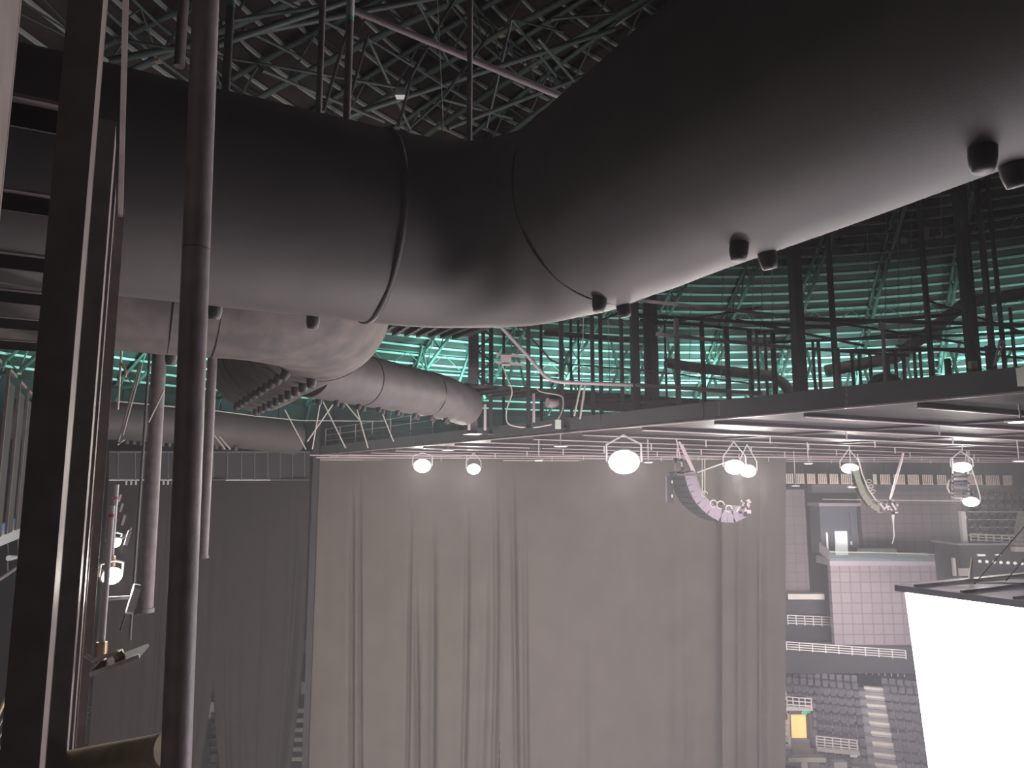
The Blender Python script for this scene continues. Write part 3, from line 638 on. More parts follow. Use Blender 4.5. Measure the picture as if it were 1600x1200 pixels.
# ================================================================ CURTAINS
def curtain(a, b, zb, name, m, label, folds, waves, amp=.10, seed=1, lean=(0, 0), lhem=None, rhem=None):
    d = (b-a); W = d.length; d = d/W; nrm = Vector((d.y, -d.x, 0))
    if nrm.y > 0: nrm = -nrm
    rn = random.Random(seed); nx = int(W/.09); nz = 30; h = a.z-zb
    ph = [rn.uniform(0, 6.28) for _ in range(6)]; vs = []
    for j in range(nz+1):
        t = j/nz
        for i in range(nx+1):
            s = i/nx; x = s*W; off = 0
            g = .25+.75*min(1, t*2.5)
            for k in range(waves): off += amp*.16*g*math.sin(x*(1.3+k*1.35)+ph[k]+t*(1.2 if k % 2 else -.9))/(1+.25*k)
            for (fx, dx, w, dep, t0) in folds:
                e = min(1, max(0, (t-t0)/.3)); c = fx*W+dx*t*W
                off -= dep*1.4*e*math.exp(-((x-c)/w)**2)
                off += dep*.3*e*math.exp(-((x-c-w*1.9)/(w*1.2))**2)
            xx = x+t*(lean[0]*(1-s)+lean[1]*s)
            if lhem: xx = xx+lhem*max(0, t-.35)**1.5*(1-s)**3
            if rhem: xx = xx-rhem*max(0, t-.38)**1.5*s**3
            vs.append(a+d*xx+nrm*off-ZZ*h*t)
    back = [v-nrm*.03 for v in vs]; N_ = nx+1
    mb = MB(); f1 = [(j*N_+i, j*N_+i+1, (j+1)*N_+i+1, (j+1)*N_+i) for j in range(nz) for i in range(nx)]
    K = len(vs); mb.add(vs+back, f1+[tuple(K+q for q in f[::-1]) for f in f1], None, True)
    o = thing(name, Vector(((a.x+b.x)/2, (a.y+b.y)/2, zb)), label, 'curtain', 'tall black stage curtains')
    mb.build('cloth', m, o)
    MB().tube([a+ZZ*.05, b+ZZ*.05], .06, 8).build('top_pipe', 'cable_dark', o); return o
zt = B.z-.1
def top(px, Y): q = P(px, 716, Y); q.z = zt; return q
rnd = random.Random(5)
def mk(n, w0=.12, w1=.3):
    return [(rnd.random(), rnd.uniform(-.02, .03), rnd.uniform(w0, w1), rnd.uniform(.05, .14), rnd.uniform(0, .25)) for _ in range(n)]
curtain(top(490, 47.6), top(786, 48.6), 0, 'stage_curtain', 'curtain', 'wide black drape with sharp folds, left part of the main backdrop', [(.20, .03, .14, .34, .05), (.235, .045, .11, .3, .05), (.51, .0, .10, .34, .1), (.52, .06, .12, .3, .25), (.62, .03, .2, .2, .1), (.81, .0, .16, .3, .1), (.96, .02, .16, .3, 0)]+mk(4), 5, seed=2, rhem=1.2, lean=(.4, 0))
curtain(top(782, 48.9), top(1142, 49.8), 0, 'stage_curtain', 'curtain', 'widest black drape, middle part of the main backdrop behind the brightest floodlight', [(.05, .03, .16, .34, 0), (.1, .02, .12, .2, .1), (.35, .01, .3, .12, .3), (.8, .02, .3, .12, .2)]+mk(3), 4, seed=3, lean=(0, -1.0))
curtain(top(1128, 48.8), top(1228, 49.0), 0, 'stage_curtain', 'curtain', 'narrow black drape at the right end of the main backdrop', [(.3, .0, .3, .3, 0), (.62, .02, .22, .25, 0)]+mk(1), 3, seed=4, lean=(-1.0, -1.4))
# left, lower hung drapes
def top2(px, Y): q = P(px, 752, Y); q.z = H+.35*Y/45; return q
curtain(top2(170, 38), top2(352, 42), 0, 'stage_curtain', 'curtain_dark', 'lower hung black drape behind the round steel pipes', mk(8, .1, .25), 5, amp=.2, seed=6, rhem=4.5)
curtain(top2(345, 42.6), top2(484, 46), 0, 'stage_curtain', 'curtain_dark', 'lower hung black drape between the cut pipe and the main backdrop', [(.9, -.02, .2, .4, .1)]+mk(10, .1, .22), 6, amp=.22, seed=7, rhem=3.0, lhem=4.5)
# drape header frame above the left drapes
o = thing('drape_header', P(330, 752, 41), 'dark framed header band above the lower hung drapes', 'header frame')
a, b = P(170, 706, 37.5), P(484, 706, 46.5)
a2, b2 = P(170, 750, 37.5), P(484, 750, 46.5)
nn = Vector(((b-a).y, -(b-a).x, 0)).normalized()
MB().prism([a, b, b2, a2], -nn*.1).build('backing', 'dark_steel', o)
MB().tube([a, b], .05, 6).build('top_rail', 'grey_steel', o); MB().tube([a2, b2], .04, 6).build('bottom_rail', 'cable', o)
for k in range(14):
    s = (k+.5)/14; MB().tube([a+(b-a)*s+nn*.05, a2+(b2-a2)*s+nn*.05], .035, 5).build('upright', 'grey_steel', o)
for k in range(12):
    s = .07+.02*k; p = a2+(b2-a2)*s+nn*.08; MB().box(p-ZZ*.14, .08, .04, .24).build('tag_strip', 'rail_pale', o)
# dark drop edge between
one(MB().box((P(486, 705, 47)+P(486, 1210, 47))/2, .35, .3, (P(486, 705, 47)-P(486, 1210, 47)).length+4), 'corner_mast', 'dark_steel', 'dark mast standing between the lower drapes and the main backdrop', 'mast')

# ================================================================ SPEAKERS
def array(pts, w, dep, fm, n, name_label, Y, tilt):
    pts3 = [P(x, y, Y) for x, y in pts]; P_ = densify(pts3, .01); Lt = len(P_)
    o = thing('speaker_array', P_[-1], name_label, 'speaker array', 'hanging curved speaker arrays')
    tot = sum((P_[i+1]-P_[i]).length for i in range(Lt-1))
    for k in range(n):
        i0 = int((Lt-1)*(k/n)); i1 = int((Lt-1)*((k+1)/n)); p0, p1 = P_[i0], P_[i1]; c = (p0+p1)/2; t = (p1-p0); ln = t.length; t.normalize()
        sd = Vector((0, -1, 0)).cross(t).normalized(); sd = sd
        ext = tilt
        cab = MB(); q = [p0-sd*w/2+t*.004, p1-sd*w/2-t*.004, p1+sd*w/2-t*.004, p0+sd*w/2+t*.004]
        cab.prism(q, ext); cb = cab.build('cabinet', 'cabinet', o)
        g = MB(); q2 = [c+(x-c)*1.02+Vector((0, -.012, 0)) for x in q]; g.prism(q2, Vector((0, -.02, 0))); g.build('face_plate', fm, cb)
        if k < n-1: MB().box(p1-sd*w*.5, .05, .05, .05).build('hinge', 'grey_steel', cb)
    return o
a1 = array([(1078, 738), (1081, 752), (1087, 768), (1097, 784), (1111, 797), (1127, 806), (1144, 808), (1163, 799)], .46, None, 'cab_face_lit', 13, 'large curved hanging speaker array, face coloured as if floodlit, before the main backdrop', 30, Vector((-.45, .9, .05)))
for (x, y, r0) in ((1101, 772, .12), (1115, 787, .14), (1126, 789, .15), (1139, 795, .13)):
    c = P(x, y, 29.9); MB().tube([c+Vector((math.cos(k*.55)*r0, 0, math.sin(k*.55)*r0)) for k in range(10)], .014, 5).build('cable_loop', 'cable', a1)
MB().beam(P(1058, 742, 30), P(1094, 742, 30), .1, .08).build('fly_bar', 'grey_steel', a1)
a2_ = array([(1337, 735), (1341, 752), (1349, 772), (1360, 788), (1378, 799)], .26, None, 'cab_green', 12, 'slim curved hanging speaker array beside a vertical hoist chain, farther off', 34, Vector((.25, .9, .1)))
MB().tube([P(1341, 716, 34), P(1347, 740, 34), P(1357, 765, 34), P(1370, 783, 34), P(1380, 786, 34)], .03, 6).build('cable_bundle', 'cable', a2_)
for (x, y) in ((1358, 752), (1361, 760), (1364, 768)):
    c = P(x, y, 33.9); MB().tube([c+Vector((math.cos(k*.7)*.11, 0, math.sin(k*.7)*.08)) for k in range(9)], .016, 5).build('cable_loop', 'cable', a2_)
MB().box(P(1386, 793, 34), .7, .3, .38).build('amp_box', 'grey_steel', a2_)
for k in range(8): MB().tube([P(1376+k*3, 787+(k % 3)*4, 33.6), P(1379+k*3, 792+(k % 2)*5, 33.6)], .035, 6).build('connector', 'pink_steel', a2_)
def cluster(px, py, Y, n, sx, sy, lab, seed, m='pink_steel'):
    rn = random.Random(seed); o = thing('rigging_tackle', P(px, py, Y), lab, 'rigging', 'rigging tackle on the speaker arrays')
    for k in range(n):
        x, y = px+rn.uniform(-sx, sx), py+rn.uniform(-sy, sy)
        if k % 3 == 0: MB().box(P(x, y, Y), rn.uniform(.06, .16), .08, rn.uniform(.06, .2)).build('clamp', 'dark_steel' if k % 2 else m, o)
        else: MB().tube([P(x, y, Y), P(x+rn.uniform(-5, 5), y+rn.uniform(-7, 7), Y)], .022, 5).build('link', m, o)
    return o
cluster(1063, 729, 30, 22, 9, 12, 'tangled clamps above the dark side speaker', 21, 'grey_steel')
cluster(1163, 793, 29.8, 20, 8, 12, 'clamps at the low end of the large speaker array', 22)
cluster(1395, 792, 33.9, 16, 6, 10, 'tackle at the low end of the slim speaker array', 23)
o = thing('rigging_chain', P(1083, 735, 30), 'bright bunch of chains holding the large speaker array', 'chain')
for (a, b, r_) in (((1056, 683), (1066, 730), .03), ((1061, 690), (1082, 735), .05), ((1066, 695), (1086, 738), .035), ((1058, 700), (1058, 722), .03)): MB().tube([P(*a, 30), P(*b, 30)], r_, 6).build('chain', 'pink_steel', o)
one(MB().tube([P(1090, 738, 30), P(1145, 718, 30)], .03, 6), 'tie_line', 'rail_pale', 'pale slanting line from the large speaker array to the lamp pair', 'line')
one(MB().tube([P(1411, 708, 34), P(1407, 724, 34), P(1391, 780, 34)], [.05, .06, .04], 6), 'hoist_chain', 'pink_steel', 'slanting hoist chain holding the slim speaker array', 'chain')
one(MB().tube([P(1395, 800, 34), P(1396, 820, 34), P(1397, 838, 34), P(1394, 850, 34)], [.07, .03, .025, .02], 6), 'hanging_tail', 'rail_pale', 'loose cable tail hanging under the slim speaker array', 'cable')
o = thing('side_speaker', P(1045, 785, 30), 'tall narrow dark speaker hung beside the large array', 'speaker')
sc_ = MB().box(P(1046, 764, 30), .24, .3, 1.02).build('cabinet', 'cabinet', o); MB().box(P(1041, 764, 29.8), .06, .05, 1.02).build('edge_strip', 'grey_steel', o)
for y in (753, 775): MB().box(P(1050, y, 29.8), .05, .05, .12).build('handle', 'rail_pale', sc_)
for x in (1097, 1101): one(MB().tube([P(x, 718, 31), P(x, 772, 31)], .022, 5), 'drop_cable', 'cable', 'straight drop cable behind the large array, %s one' % ('left' if x == 1097 else 'right'), 'cable')
o = thing('equipment_rack', P(1498, 778, 38), 'hung rack of small gear between the two right floodlights', 'rack')
for k in range(6): MB().box(P(1500, 742+k*6.5, 38), .85, .3, .12).build('shelf_unit', 'grey_steel' if k % 2 else 'cabinet', o)
for x in (1488, 1513): MB().tube([P(x, 715, 38), P(x, 778, 38)], .04, 6).build('side_post', 'rail_pale', o)
MB().beam(P(1490, 778, 38), P(1512, 779, 38), .1, .05).build('bottom_tray', 'rail_pale', o)
MB().tube([P(1483, 750, 38), P(1480, 762, 38), P(1484, 770, 38)], .04, 6).build('cable_loop', 'rail_pale', o)
one(MB().tube([P(1285, 780, 44), P(1505, 783, 44)], .025, 5), 'span_wire', 'rail_pale', 'long level wire stretched behind the slim speaker array', 'wire')
# small label plates on a beam
for k in range(6): one(MB().box(P(829+k*3.4, 699, 33), .07, .04, .14), 'fuse_block', 'dark_steel', 'tiny dark block in the row on a ceiling beam, %s from the left' % ORD[k], 'block', 'dark blocks on a ceiling beam')

# ================================================================ STANDS AND WALLS AT THE RIGHT
def wallbox(x0, y0, x1, y1, Y, dep, name, m):
    a, b = P(x0, y0, Y), P(x1, y1, Y); mb = MB(); mb.box(((a.x+b.x)/2, Y+dep/2, (a.z+b.z)/2), b.x-a.x, dep, a.z-b.z)
    o = mb.build(name, m); o['kind'] = 'structure'; return o
wallbox(1190, 765, 1272, 1045, 73.5, .6, 'wall_left_of_recess', 'panel_wall_dark').name = 'wall_rear.001'
wallbox(1150, 938, 1302, 1048, 72.5, .5, 'wall_rear', 'wall').name = 'wall_rear.002'
wallbox(1297, 880, 1620, 1008, 67.5, .6, 'wall_rear', 'panel_wall').name = 'wall_rear.003'
wallbox(1343, 768, 1512, 862, 73, .6, 'wall_rear', 'panel_wall_dark').name = 'wall_rear.004'
wallbox(1268, 757, 1620, 770, 73.2, 1.0, 'trim', 'fascia').name = 'trim_1'
wallbox(1296, 872, 1520, 884, 67.2, 3.0, 'trim', 'fascia_light').name = 'trim_2'
wallbox(1150, 1004, 1620, 1052, 68.5, .5, 'wall_rear', 'wall').name = 'wall_rear.005'
one(MB().box(((P(1231, 932, 71).x+P(1286, 932, 71).x)/2, 71.3, P(1231, 932, 71).z), 3.4, 1.0, .5), 'ledge_board', 'step', 'pale beige ledge in the recess right of the backdrop', 'ledge')
o = thing('hospitality_suite', P(1310, 865, 70.5), 'dark glazed viewing box with a bright doorway behind the balcony glass', 'viewing box')
a, b = P(1280, 790, 70.5), P(1343, 866, 70.5); MB().box(((a.x+b.x)/2, 71.7, (a.z+b.z)/2), b.x-a.x, 2.4, a.z-b.z).build('body', 'suite', o)
a, b = P(1279, 786, 70.3), P(1345, 791, 70.3); MB().box(((a.x+b.x)/2, 71.6, (a.z+b.z)/2), b.x-a.x, 2.8, a.z-b.z).build('roof_edge', 'fascia_light', o)
for (x0, y0, x1, y1, m, nm) in ((1305, 830, 1325, 853, 'suite_strip', 'lit_window'), (1306, 853, 1326, 874, 'suite_lit', 'lit_doorway'), (1291.5, 832, 1295, 858, 'suite_strip', 'light_strip'), (1298, 835, 1300, 855, 'grey_steel', 'light_strip'), (1328, 800, 1336, 862, 'fascia', 'column'), (1330, 846, 1333, 851, 'suite_strip', 'door_sign')):
    a, b = P(x0, y0, 70.3), P(x1, y1, 70.3); MB().box(((a.x+b.x)/2, 70.4, (a.z+b.z)/2), b.x-a.x, .12, a.z-b.z).build(nm, m, o)
o = thing('glass_balustrade', P(1300, 878, 67), 'greenish glass balcony guard in front of the viewing box', 'balustrade')
gp = [(1280, 862, 1281, 846, 70), (1297, 877, 1296, 862, 67), (1400, 877.5, 1400, 864, 67), (1452, 878, 1452, 866, 67), (1494, 877, 1494, 866, 67)]
for k in range(4):
    x0, yb, x0t, yt, Y0 = gp[k]; x1, yb1, x1t, yt1, Y1 = gp[k+1]
    q = [P(x0, yb, Y0), P(x1, yb1, Y1), P(x1, yt1, Y1), P(x0, yt, Y0)]
    gl = MB().prism(q, Vector((0, .03, 0))).build('glass_pane', 'glass', o); MB().beam(q[3], q[2], .06, .05).build('top_rail', 'rail_pale', gl)
for k, (x0, x1, y) in enumerate(((1346, 1402, 861), (1402, 1452, 868))):
    one(MB().box(((P(x0, y, 69).x+P(x1, y, 69).x)/2, 69.5, P(x0, y, 69).z), P(x1, y, 69).x-P(x0, y, 69).x, .8, .35), 'counter_top', 'step', 'pale long counter behind the balcony glass, %s one' % ('longer' if k == 0 else 'shorter'), 'counter')
# slatted guards
sl0 = [(1228, 1241), (1244, 1258), (1261, 1275), (1278, 1293), (1296, 1311), (1314, 1335), (1364, 1371), (1375, 1392), (1396, 1415), (1418, 1437), (1441, 1459), (1464, 1480), (1514, 1536), (1540, 1563), (1567, 1592), (1596, 1612)]
for i, (x0, x1) in enumerate(sl0):
    y0 = 740+(x0-1228)*.008; a, b = P(x0, y0, 72.6), P(x1, y0+14.5, 72.6)
    o = thing('slatted_guard', Vector(((a.x+b.x)/2, 72.6, b.z)), 'panel of pale upright slats on the upper gallery edge, %s counted from the backdrop' % ORD[i], 'slatted guard', 'slatted panels on the upper gallery')
    k = max(3, int((x1-x0)/2.7))
    for j in range(k):
        x = a.x+(b.x-a.x)*(j+.3)/k; MB().box((x, 72.6, (a.z+b.z)/2), .085, .05, a.z-b.z).build('slat', 'slat', o)
    MB().box(((a.x+b.x)/2, 72.65, b.z-.03), b.x-a.x, .06, .06).build('foot_rail', 'slat', o)
def fence(x0, y0, x1, y1, Y0, Y1, h, label, nb, nr=4):
    a, b = P(x0, y0, Y0), P(x1, y1, Y1); o = thing('pipe_railing', (a+b)/2, label, 'railing', 'pale pipe railings of the stands')
    for k in range(nb+1): p = a+(b-a)*(k/nb); MB().box(p+ZZ*h/2, .07, .07, h).build('post', 'rail_pale', o)
    for j in range(nr): MB().beam(a+ZZ*h*(j+.6)/(nr-.4), b+ZZ*h*(j+.6)/(nr-.4), .05, .07).build('rail', 'rail_pale', o)
    return o
fence(1231, 976, 1298, 979, 71, 71, .85, 'pale pipe railing in the recess right of the backdrop, upper and shorter one', 5)
fence(1229, 1016, 1416, 1030, 68, 66.5, .72, 'long pale pipe railing above the back row of seats', 9)
# seating terrace
rows = [1050, 1062, 1074.5, 1087, 1100, 1114, 1129, 1145, 1160, 1177, 1194]
dR = Vector((.93, -.36, 0)).normalized(); fwd = Vector((-.36, -.93, 0)).normalized()
rb = []
for i, y in enumerate(rows):
    Y = 70-i*.95; rb.append(P(1226, y, Y))
for i, p in enumerate(rb):
    mb = MB(); s = p-dR*8-ZZ*.75
    zb = s.z; nx_ = 40.0
    mb.prism([Vector((s.x, s.y, 0)), Vector((s.x, s.y, 0))+dR*nx_, Vector((s.x, s.y, 0))+dR*nx_+fwd*1.35, Vector((s.x, s.y, 0))+fwd*1.35], ZZ*max(.1, zb))
    o = mb.build('floor_terrace', 'concrete'); o.name = 'floor.%03d' % (i+1); o['kind'] = 'structure'
seat_me = None
def seat_mesh():
    mb = MB(); X = Vector((1, 0, 0)); Y_ = Vector((0, 1, 0))
    mb.box((0, 0, .45), .44, .42, .09, m='seat'); mb.box((0, .22, .66), .44, .07, .52, m='seat_back'); mb.box((0, .18, .93), .40, .06, .05, m='grey_steel')
    mb.box((-.22, .05, .3), .04, .3, .5, m='seat'); mb.box((.22, .05, .3), .04, .3, .5, m='seat')
    return mb
sp = seat_mesh().build('stadium_seat', 'seat', origin=Vector((0, 0, 0)))
sp.location = (0, 0, 0); first_seat = [True]
def seat(p, rot, label, group):
    global sp
    if first_seat[0]: o = sp; first_seat[0] = False
    else: o = sp.copy(); COL.objects.link(o)
    o.location = p; o.rotation_euler.z = rot; tag(o, label, 'seat', group); return o
rot = math.atan2(dR.y, dR.x)
for i in range(10):
    base = rb[i]-ZZ*.75
    for k in range(34):
        s = .35+k*.60; p = base+dR*s+fwd*.35; q = proj(p+ZZ*.8)
        ax0 = 1350+(q[1]-1063)*.15; ax1 = ax0+26
        if ax0-5 < q[0] < ax1+3: continue
        if 2 <= i and q[0] < 1274 and q[1] > 1085: continue
        if q[0] > 1475 or q[1] > 1192: continue
        sidew = 'backdrop side of pale stairs' if q[0] < ax0 else 'scoreboard side of pale stairs'
        seat(p, rot, 'dark folding seat, %s row from the top, %s' % (ORD[i], sidew), 'seats in the %s row, %s' % (ORD[i], sidew))
# aisle stairs
o = thing('aisle_stairs', rb[0]+dR*7.5, 'pale flight of aisle stairs between the blocks of dark seats', 'stairs')
for i in range(10):
    for h2 in (0, 1):
        y = rows[i]+12+h2*6; base = rb[i]-ZZ*.75; q0 = 1350+(y-1063)*.15
        # find s along the row for that pixel
        s = 0
        while proj(base+dR*s)[0] < q0: s += .05
        MB().box(base+dR*(s+.75)+fwd*(.35+.5*h2)+ZZ*(.1-.18*h2), 1.55, .5, .22, dR, fwd).build('step', 'step', o)
# vomitory
o = thing('stand_doorway', P(1248, 1170, 64), 'lit orange doorway into the stands with a green sign above', 'doorway')
def flat(x0, y0, x1, y1, Y, dep, nm, m, par):
    a, b = P(x0, y0, Y), P(x1, y1, Y); return MB().box(((a.x+b.x)/2, Y+dep/2, (a.z+b.z)/2), abs(b.x-a.x), dep, abs(a.z-b.z)).build(nm, m, par)
flat(1228, 1096, 1274, 1182, 63.3, 1.6, 'surround', 'wall', o); flat(1236, 1117, 1264, 1162, 62.9, .15, 'lit_opening', 'orange_lit', o)
flat(1228, 1104, 1270, 1111, 62.7, .5, 'lintel', 'step', o); flat(1233, 1111, 1254, 1116, 62.6, .15, 'dark_sign', 'suite', o); flat(1255, 1112, 1266, 1117, 62.6, .15, 'exit_sign', 'exit_green', o)
flat(1253, 1112.5, 1254.6, 1116.5, 62.5, .1, 'figure_mark', 'rail_pale', o)
flat(1264, 1116, 1272, 1172, 62.2, 1.2, 'side_wall', 'fascia', o); flat(1230, 1116, 1236, 1165, 62.2, 1.0, 'side_wall', 'step', o)
a = [P(1238, 1163, 62.5), P(1264, 1163, 62.5), P(1277, 1186, 58.5), P(1238, 1186, 58.5)]; MB().prism(a, -ZZ*.1).build('ramp', 'concrete', o)
fence(1230, 1104, 1268, 1107, 62.6, 62.4, .75, 'short pale railing on top of the orange doorway', 4, 3)
fence(1276, 1166, 1340, 1173, 61, 60, .75, 'pale railing with a yellowish ledge right of the orange doorway', 5, 4)
fence(1200, 1158, 1234, 1162, 61, 60.6, .8, 'pale railing left of the orange doorway', 4, 4)
one(MB().beam(P(1276, 1170, 60.8), P(1343, 1177, 59.8), .5, .22), 'ledge_board', 'step', 'pale ledge under the railing right of the orange doorway', 'ledge')
one(MB().beam(P(1201, 1162, 60.8), P(1237, 1167, 60.3), .5, .2), 'ledge_board', 'step', 'pale ledge under the railing left of the orange doorway', 'ledge')
o = thing('side_stairs', P(1225, 1160, 63), 'narrow pale stairs climbing along the left of the orange doorway', 'stairs')
for k in range(9): flat(1219+k*.8 + (0 if k < 5 else 1), 1080+k*9, 1229+k*.9, 1087+k*9, 64-k*.35, .5, 'step', 'step', o)
for i, (x0, y0, x1, y1) in enumerate(((1204, 1181, 1221, 1189), (1232, 1184, 1291, 1191), (1252, 1190, 1262, 1202), (1303, 1191, 1324, 1201))):
    a, b = P(x0, y0, 57), P(x1, y1, 57); one(MB().box(((a.x+b.x)/2, 57.3, (a.z+b.z)/2), b.x-a.x, .6, a.z-b.z), 'floor_table', 'step', 'pale flat board at the bottom edge below the orange doorway, %s of four' % ORD[i], 'board', 'pale boards below the orange doorway')
one(MB().box(P(1334, 1181, 59), .55, .1, .18), 'seat_sign', 'white_board', 'small pale section plate below the stairs', 'sign')
# small white marks behind the top row
for i in range(19):
    if i == 9: continue
    x = 1233+i*10; one(MB().box(P(x, 1043+i*.7, 69.5), .09, .05, .26), 'row_marker', 'rail_pale', 'tiny white marker behind the top row of seats, %s from the backdrop' % ORD[i], 'marker', 'white markers behind the top row')
# upper stand at the right edge
ub = [P(1512, y, 56-i*.9) for i, y in enumerate((772, 784, 797, 809, 821, 833, 845))]
o3 = thing('gallery_stand', P(1550, 850, 51), 'upper stand block of stepped pale-edged rows at the right edge', 'stand')
for i, p in enumerate(ub):
    MB().box(p+Vector((4.2, .45, -.4)), 8.4, .9, .5).build('tier', 'wall', o3)
    if i > 1: MB().box(p+Vector((4.2, -.02, -.13)), 8.4, .06, .07).build('edge_strip', 'rail_pale', o3)
for i, p in enumerate(ub[:6]):
    for k in range(13): 
        q = p+Vector((.35+k*.6, .35, -.15)); 
        if k*.6 < 7.2-i*.22: seat(q, 0, 'dark stadium seat on the upper stand, %s row from the slatted gallery' % ORD[i], 'upper stand seats, %s row' % ORD[i]).scale = (.9, .9, .55)
o = thing('aisle_stairs', P(1596, 800, 52), 'pale pinkish stairs at the far right of the upper stand', 'stairs')
for k in range(9): MB().box(P(1598-k*1.2, 802+k*7, 53-k*.5)+Vector((.6, 0, 0)), 1.7, .4, .3).build('step', 'step', o)
fence(1517, 846, 1590, 850, 50, 50, .5, 'faint pipe railing along the front of the upper stand', 6, 3)
one(MB().box(((P(1507, 848, 50).x+P(1507, 848, 50).x)/2, 50, P(1507, 830, 50).z), .3, .3, 2.6), 'corner_column', 'rail_pale', 'pale slim column at the corner of the upper stand', 'column')
o = thing('press_box', P(1555, 905, 49.5), 'dark upper stand front with a row of small white lights', 'stand front')
flat(1499, 850, 1640, 925, 49.6, 3.0, 'front_wall', 'wall', o); flat(1497, 849, 1640, 852, 49.4, 3.2, 'top_edge', 'fascia_light', o)
for k in range(10): MB().tube([P(1531+k*11, 877+k*.6, 49.5), P(1531+k*11, 877+k*.6, 49.3)], .10, 8).build('small_light', 'suite_strip', o)
flat(1528, 866, 1540, 869, 49.5, .1, 'strip_light', 'suite_strip', o); flat(1556, 866, 1564, 868, 49.5, .1, 'strip_light', 'suite_strip', o)
flat(1498, 888, 1519, 900, 49.4, .1, 'poster', 'step', o); flat(1489, 872, 1495, 900, 49.3, .2, 'glass_edge', 'rail_pale', o)
# stands glimpsed between drapes, left
for i, (x, y, Y, w, h, m, lab) in enumerate(((160, 1095, 52, 5.5, 1.1, 'teal_board', 'teal perimeter board far below the tilted floodlight'), (148, 1038, 49, 4.0, 1.6, 'teal_board', 'dim teal panel behind the tilted floodlight'),
        (345, 1110, 56, 2.6, 1.2, 'step', 'pale board in the gap between the lower drapes'), (352, 1032, 57, 1, .9, 'white_board', 'small pale window at the top of the gap between the lower drapes'), (484, 1010, 60, 1.2, 1.0, 'teal_board', 'small teal window left of the main backdrop'), (484, 1075, 60, 1.3, .9, 'step', 'small pale board left of the main backdrop'))):
    one(MB().box(P(x, y, Y), w, .2, h), 'distant_board', m, lab, 'board')
def farfence(x0, x1, y, Y, lab, nr=3):
    a, b = P(x0, y, Y), P(x1, y-12, Y); o = thing('pipe_railing', (a+b)/2, lab, 'railing', 'pale pipe railings of the stands')
    for k in range(6): MB().box(a+(b-a)*(k/5)+ZZ*.4, .05, .05, .9).build('post', 'yellow_paint', o)
    for j in range(nr): MB().beam(a+ZZ*(.1+.35*j), b+ZZ*(.1+.35*j), .05, .05).build('rail', 'yellow_paint', o)
farfence(135, 200, 1135, 50, 'yellowish pipe railing below the teal board', 4)
farfence(130, 190, 1165, 46, 'lower yellowish pipe railing above the rusty pipe end', 3)
for r_i in range(6):
    for k in range(5):
        if 1128+r_i*14 < 1200: seat(P(332+k*9, 1140+r_i*13, 55-r_i), 0, 'dark seat glimpsed in the gap between the lower drapes, %s row down' % ORD[r_i], 'seats in the gap between the lower drapes, %s row' % ORD[r_i])
for r_i in range(6):
    one(MB().box(P(478, 1110+r_i*15, 58), 2.4, .3, .28), 'row_edge', 'step', 'pale row edge seen left of the main backdrop, %s from above' % ORD[r_i], 'row edge', 'row edges left of the backdrop')
    one(MB().box(P(787, 1112+r_i*14, 58), .9, .3, .25), 'row_edge', 'step', 'pale row edge seen through the slit in the main backdrop, %s from above' % ORD[r_i], 'row edge', 'row edges in the backdrop slit')
# rusty pipe end bottom left
o = thing('rusty_duct', P(200, 1175, 4.2), 'thick rusty capped pipe lying at the bottom behind the steel pipe', 'pipe')
MB().tube([P(95, 1200, 4.4), P(258, 1172, 4.0)], .085, 24).build('pipe_body', 'rust', o); MB().tube([P(256, 1172, 4.0), P(265, 1170, 3.98)], .092, 24).build('end_cap', 'rust', o)

# ================================================================ SCOREBOARD
Ys = 16.5
c0 = P(1414, 926, Ys); LB = 9.0; HB_ = 6.0
o = thing('scoreboard', c0+V*4.5-U*4.5-ZZ*HB_, 'large glowing white video cube hanging at the lower right', 'scoreboard')
def q(u, v, z): return c0+U*u+V*v+ZZ*z
tilt_in = .6
mb = MB(); mb.prism([q(0, 0, 0), q(-LB, 0, 0), q(-LB, tilt_in, -HB_), q(0-.0, tilt_in, -HB_)], V*.05); mb.build('screen', 'led', o)
mb = MB(); mb.prism([q(0, 0, 0), q(0, LB, 0), q(-tilt_in, LB, -HB_), q(-tilt_in, tilt_in, -HB_)], -U*.05); mb.build('screen', 'led', o)
mb = MB(); mb.prism([q(-LB, LB, 0), q(-LB, 0, 0), q(-LB+tilt_in, 0, -HB_), q(-LB+tilt_in, LB, -HB_)], U*.05); mb.build('screen', 'led', o)
mb = MB(); mb.prism([q(.14, -.14, .16), q(.14, LB+.1, .16), q(-LB-.1, LB+.1, .16), q(-LB-.1, -.14, .16)], -ZZ*.13); mb.build('top_plate', 'board_top_glow', o)
for k in range(9): MB().beam(q(-.3-k*1.0, -.1, .19), q(-.3-k*1.0, LB, .19), .05, .05).build('top_bar', 'rail_pale' if k % 3 == 0 else 'grey_steel', o)
for k in range(3): MB().tube([q(-.4, .8+k*1.6, .22), q(-1.8, 2.4+k*1.6, .24), q(-2.6, 5+k, .22), q(-5, 6+k, .22)], .02, 6).build('cable', 'rail_pale', o)
for (a, b) in (((-.8, 1.2), (-3, 3.4)), ((-.8, 2.4), (-3, 4.4))): MB().tube([q(*a, .2), q(*b, 3.9)], .012, 5).build('suspension_wire', 'cable_dark', o)
MB().tube([P(1519, 918, 17.5), P(1517, 898, 17.5), P(1519, 870, 17.5)], [.08, .05, .015], 8).build('hoist', 'rail_pale', o)

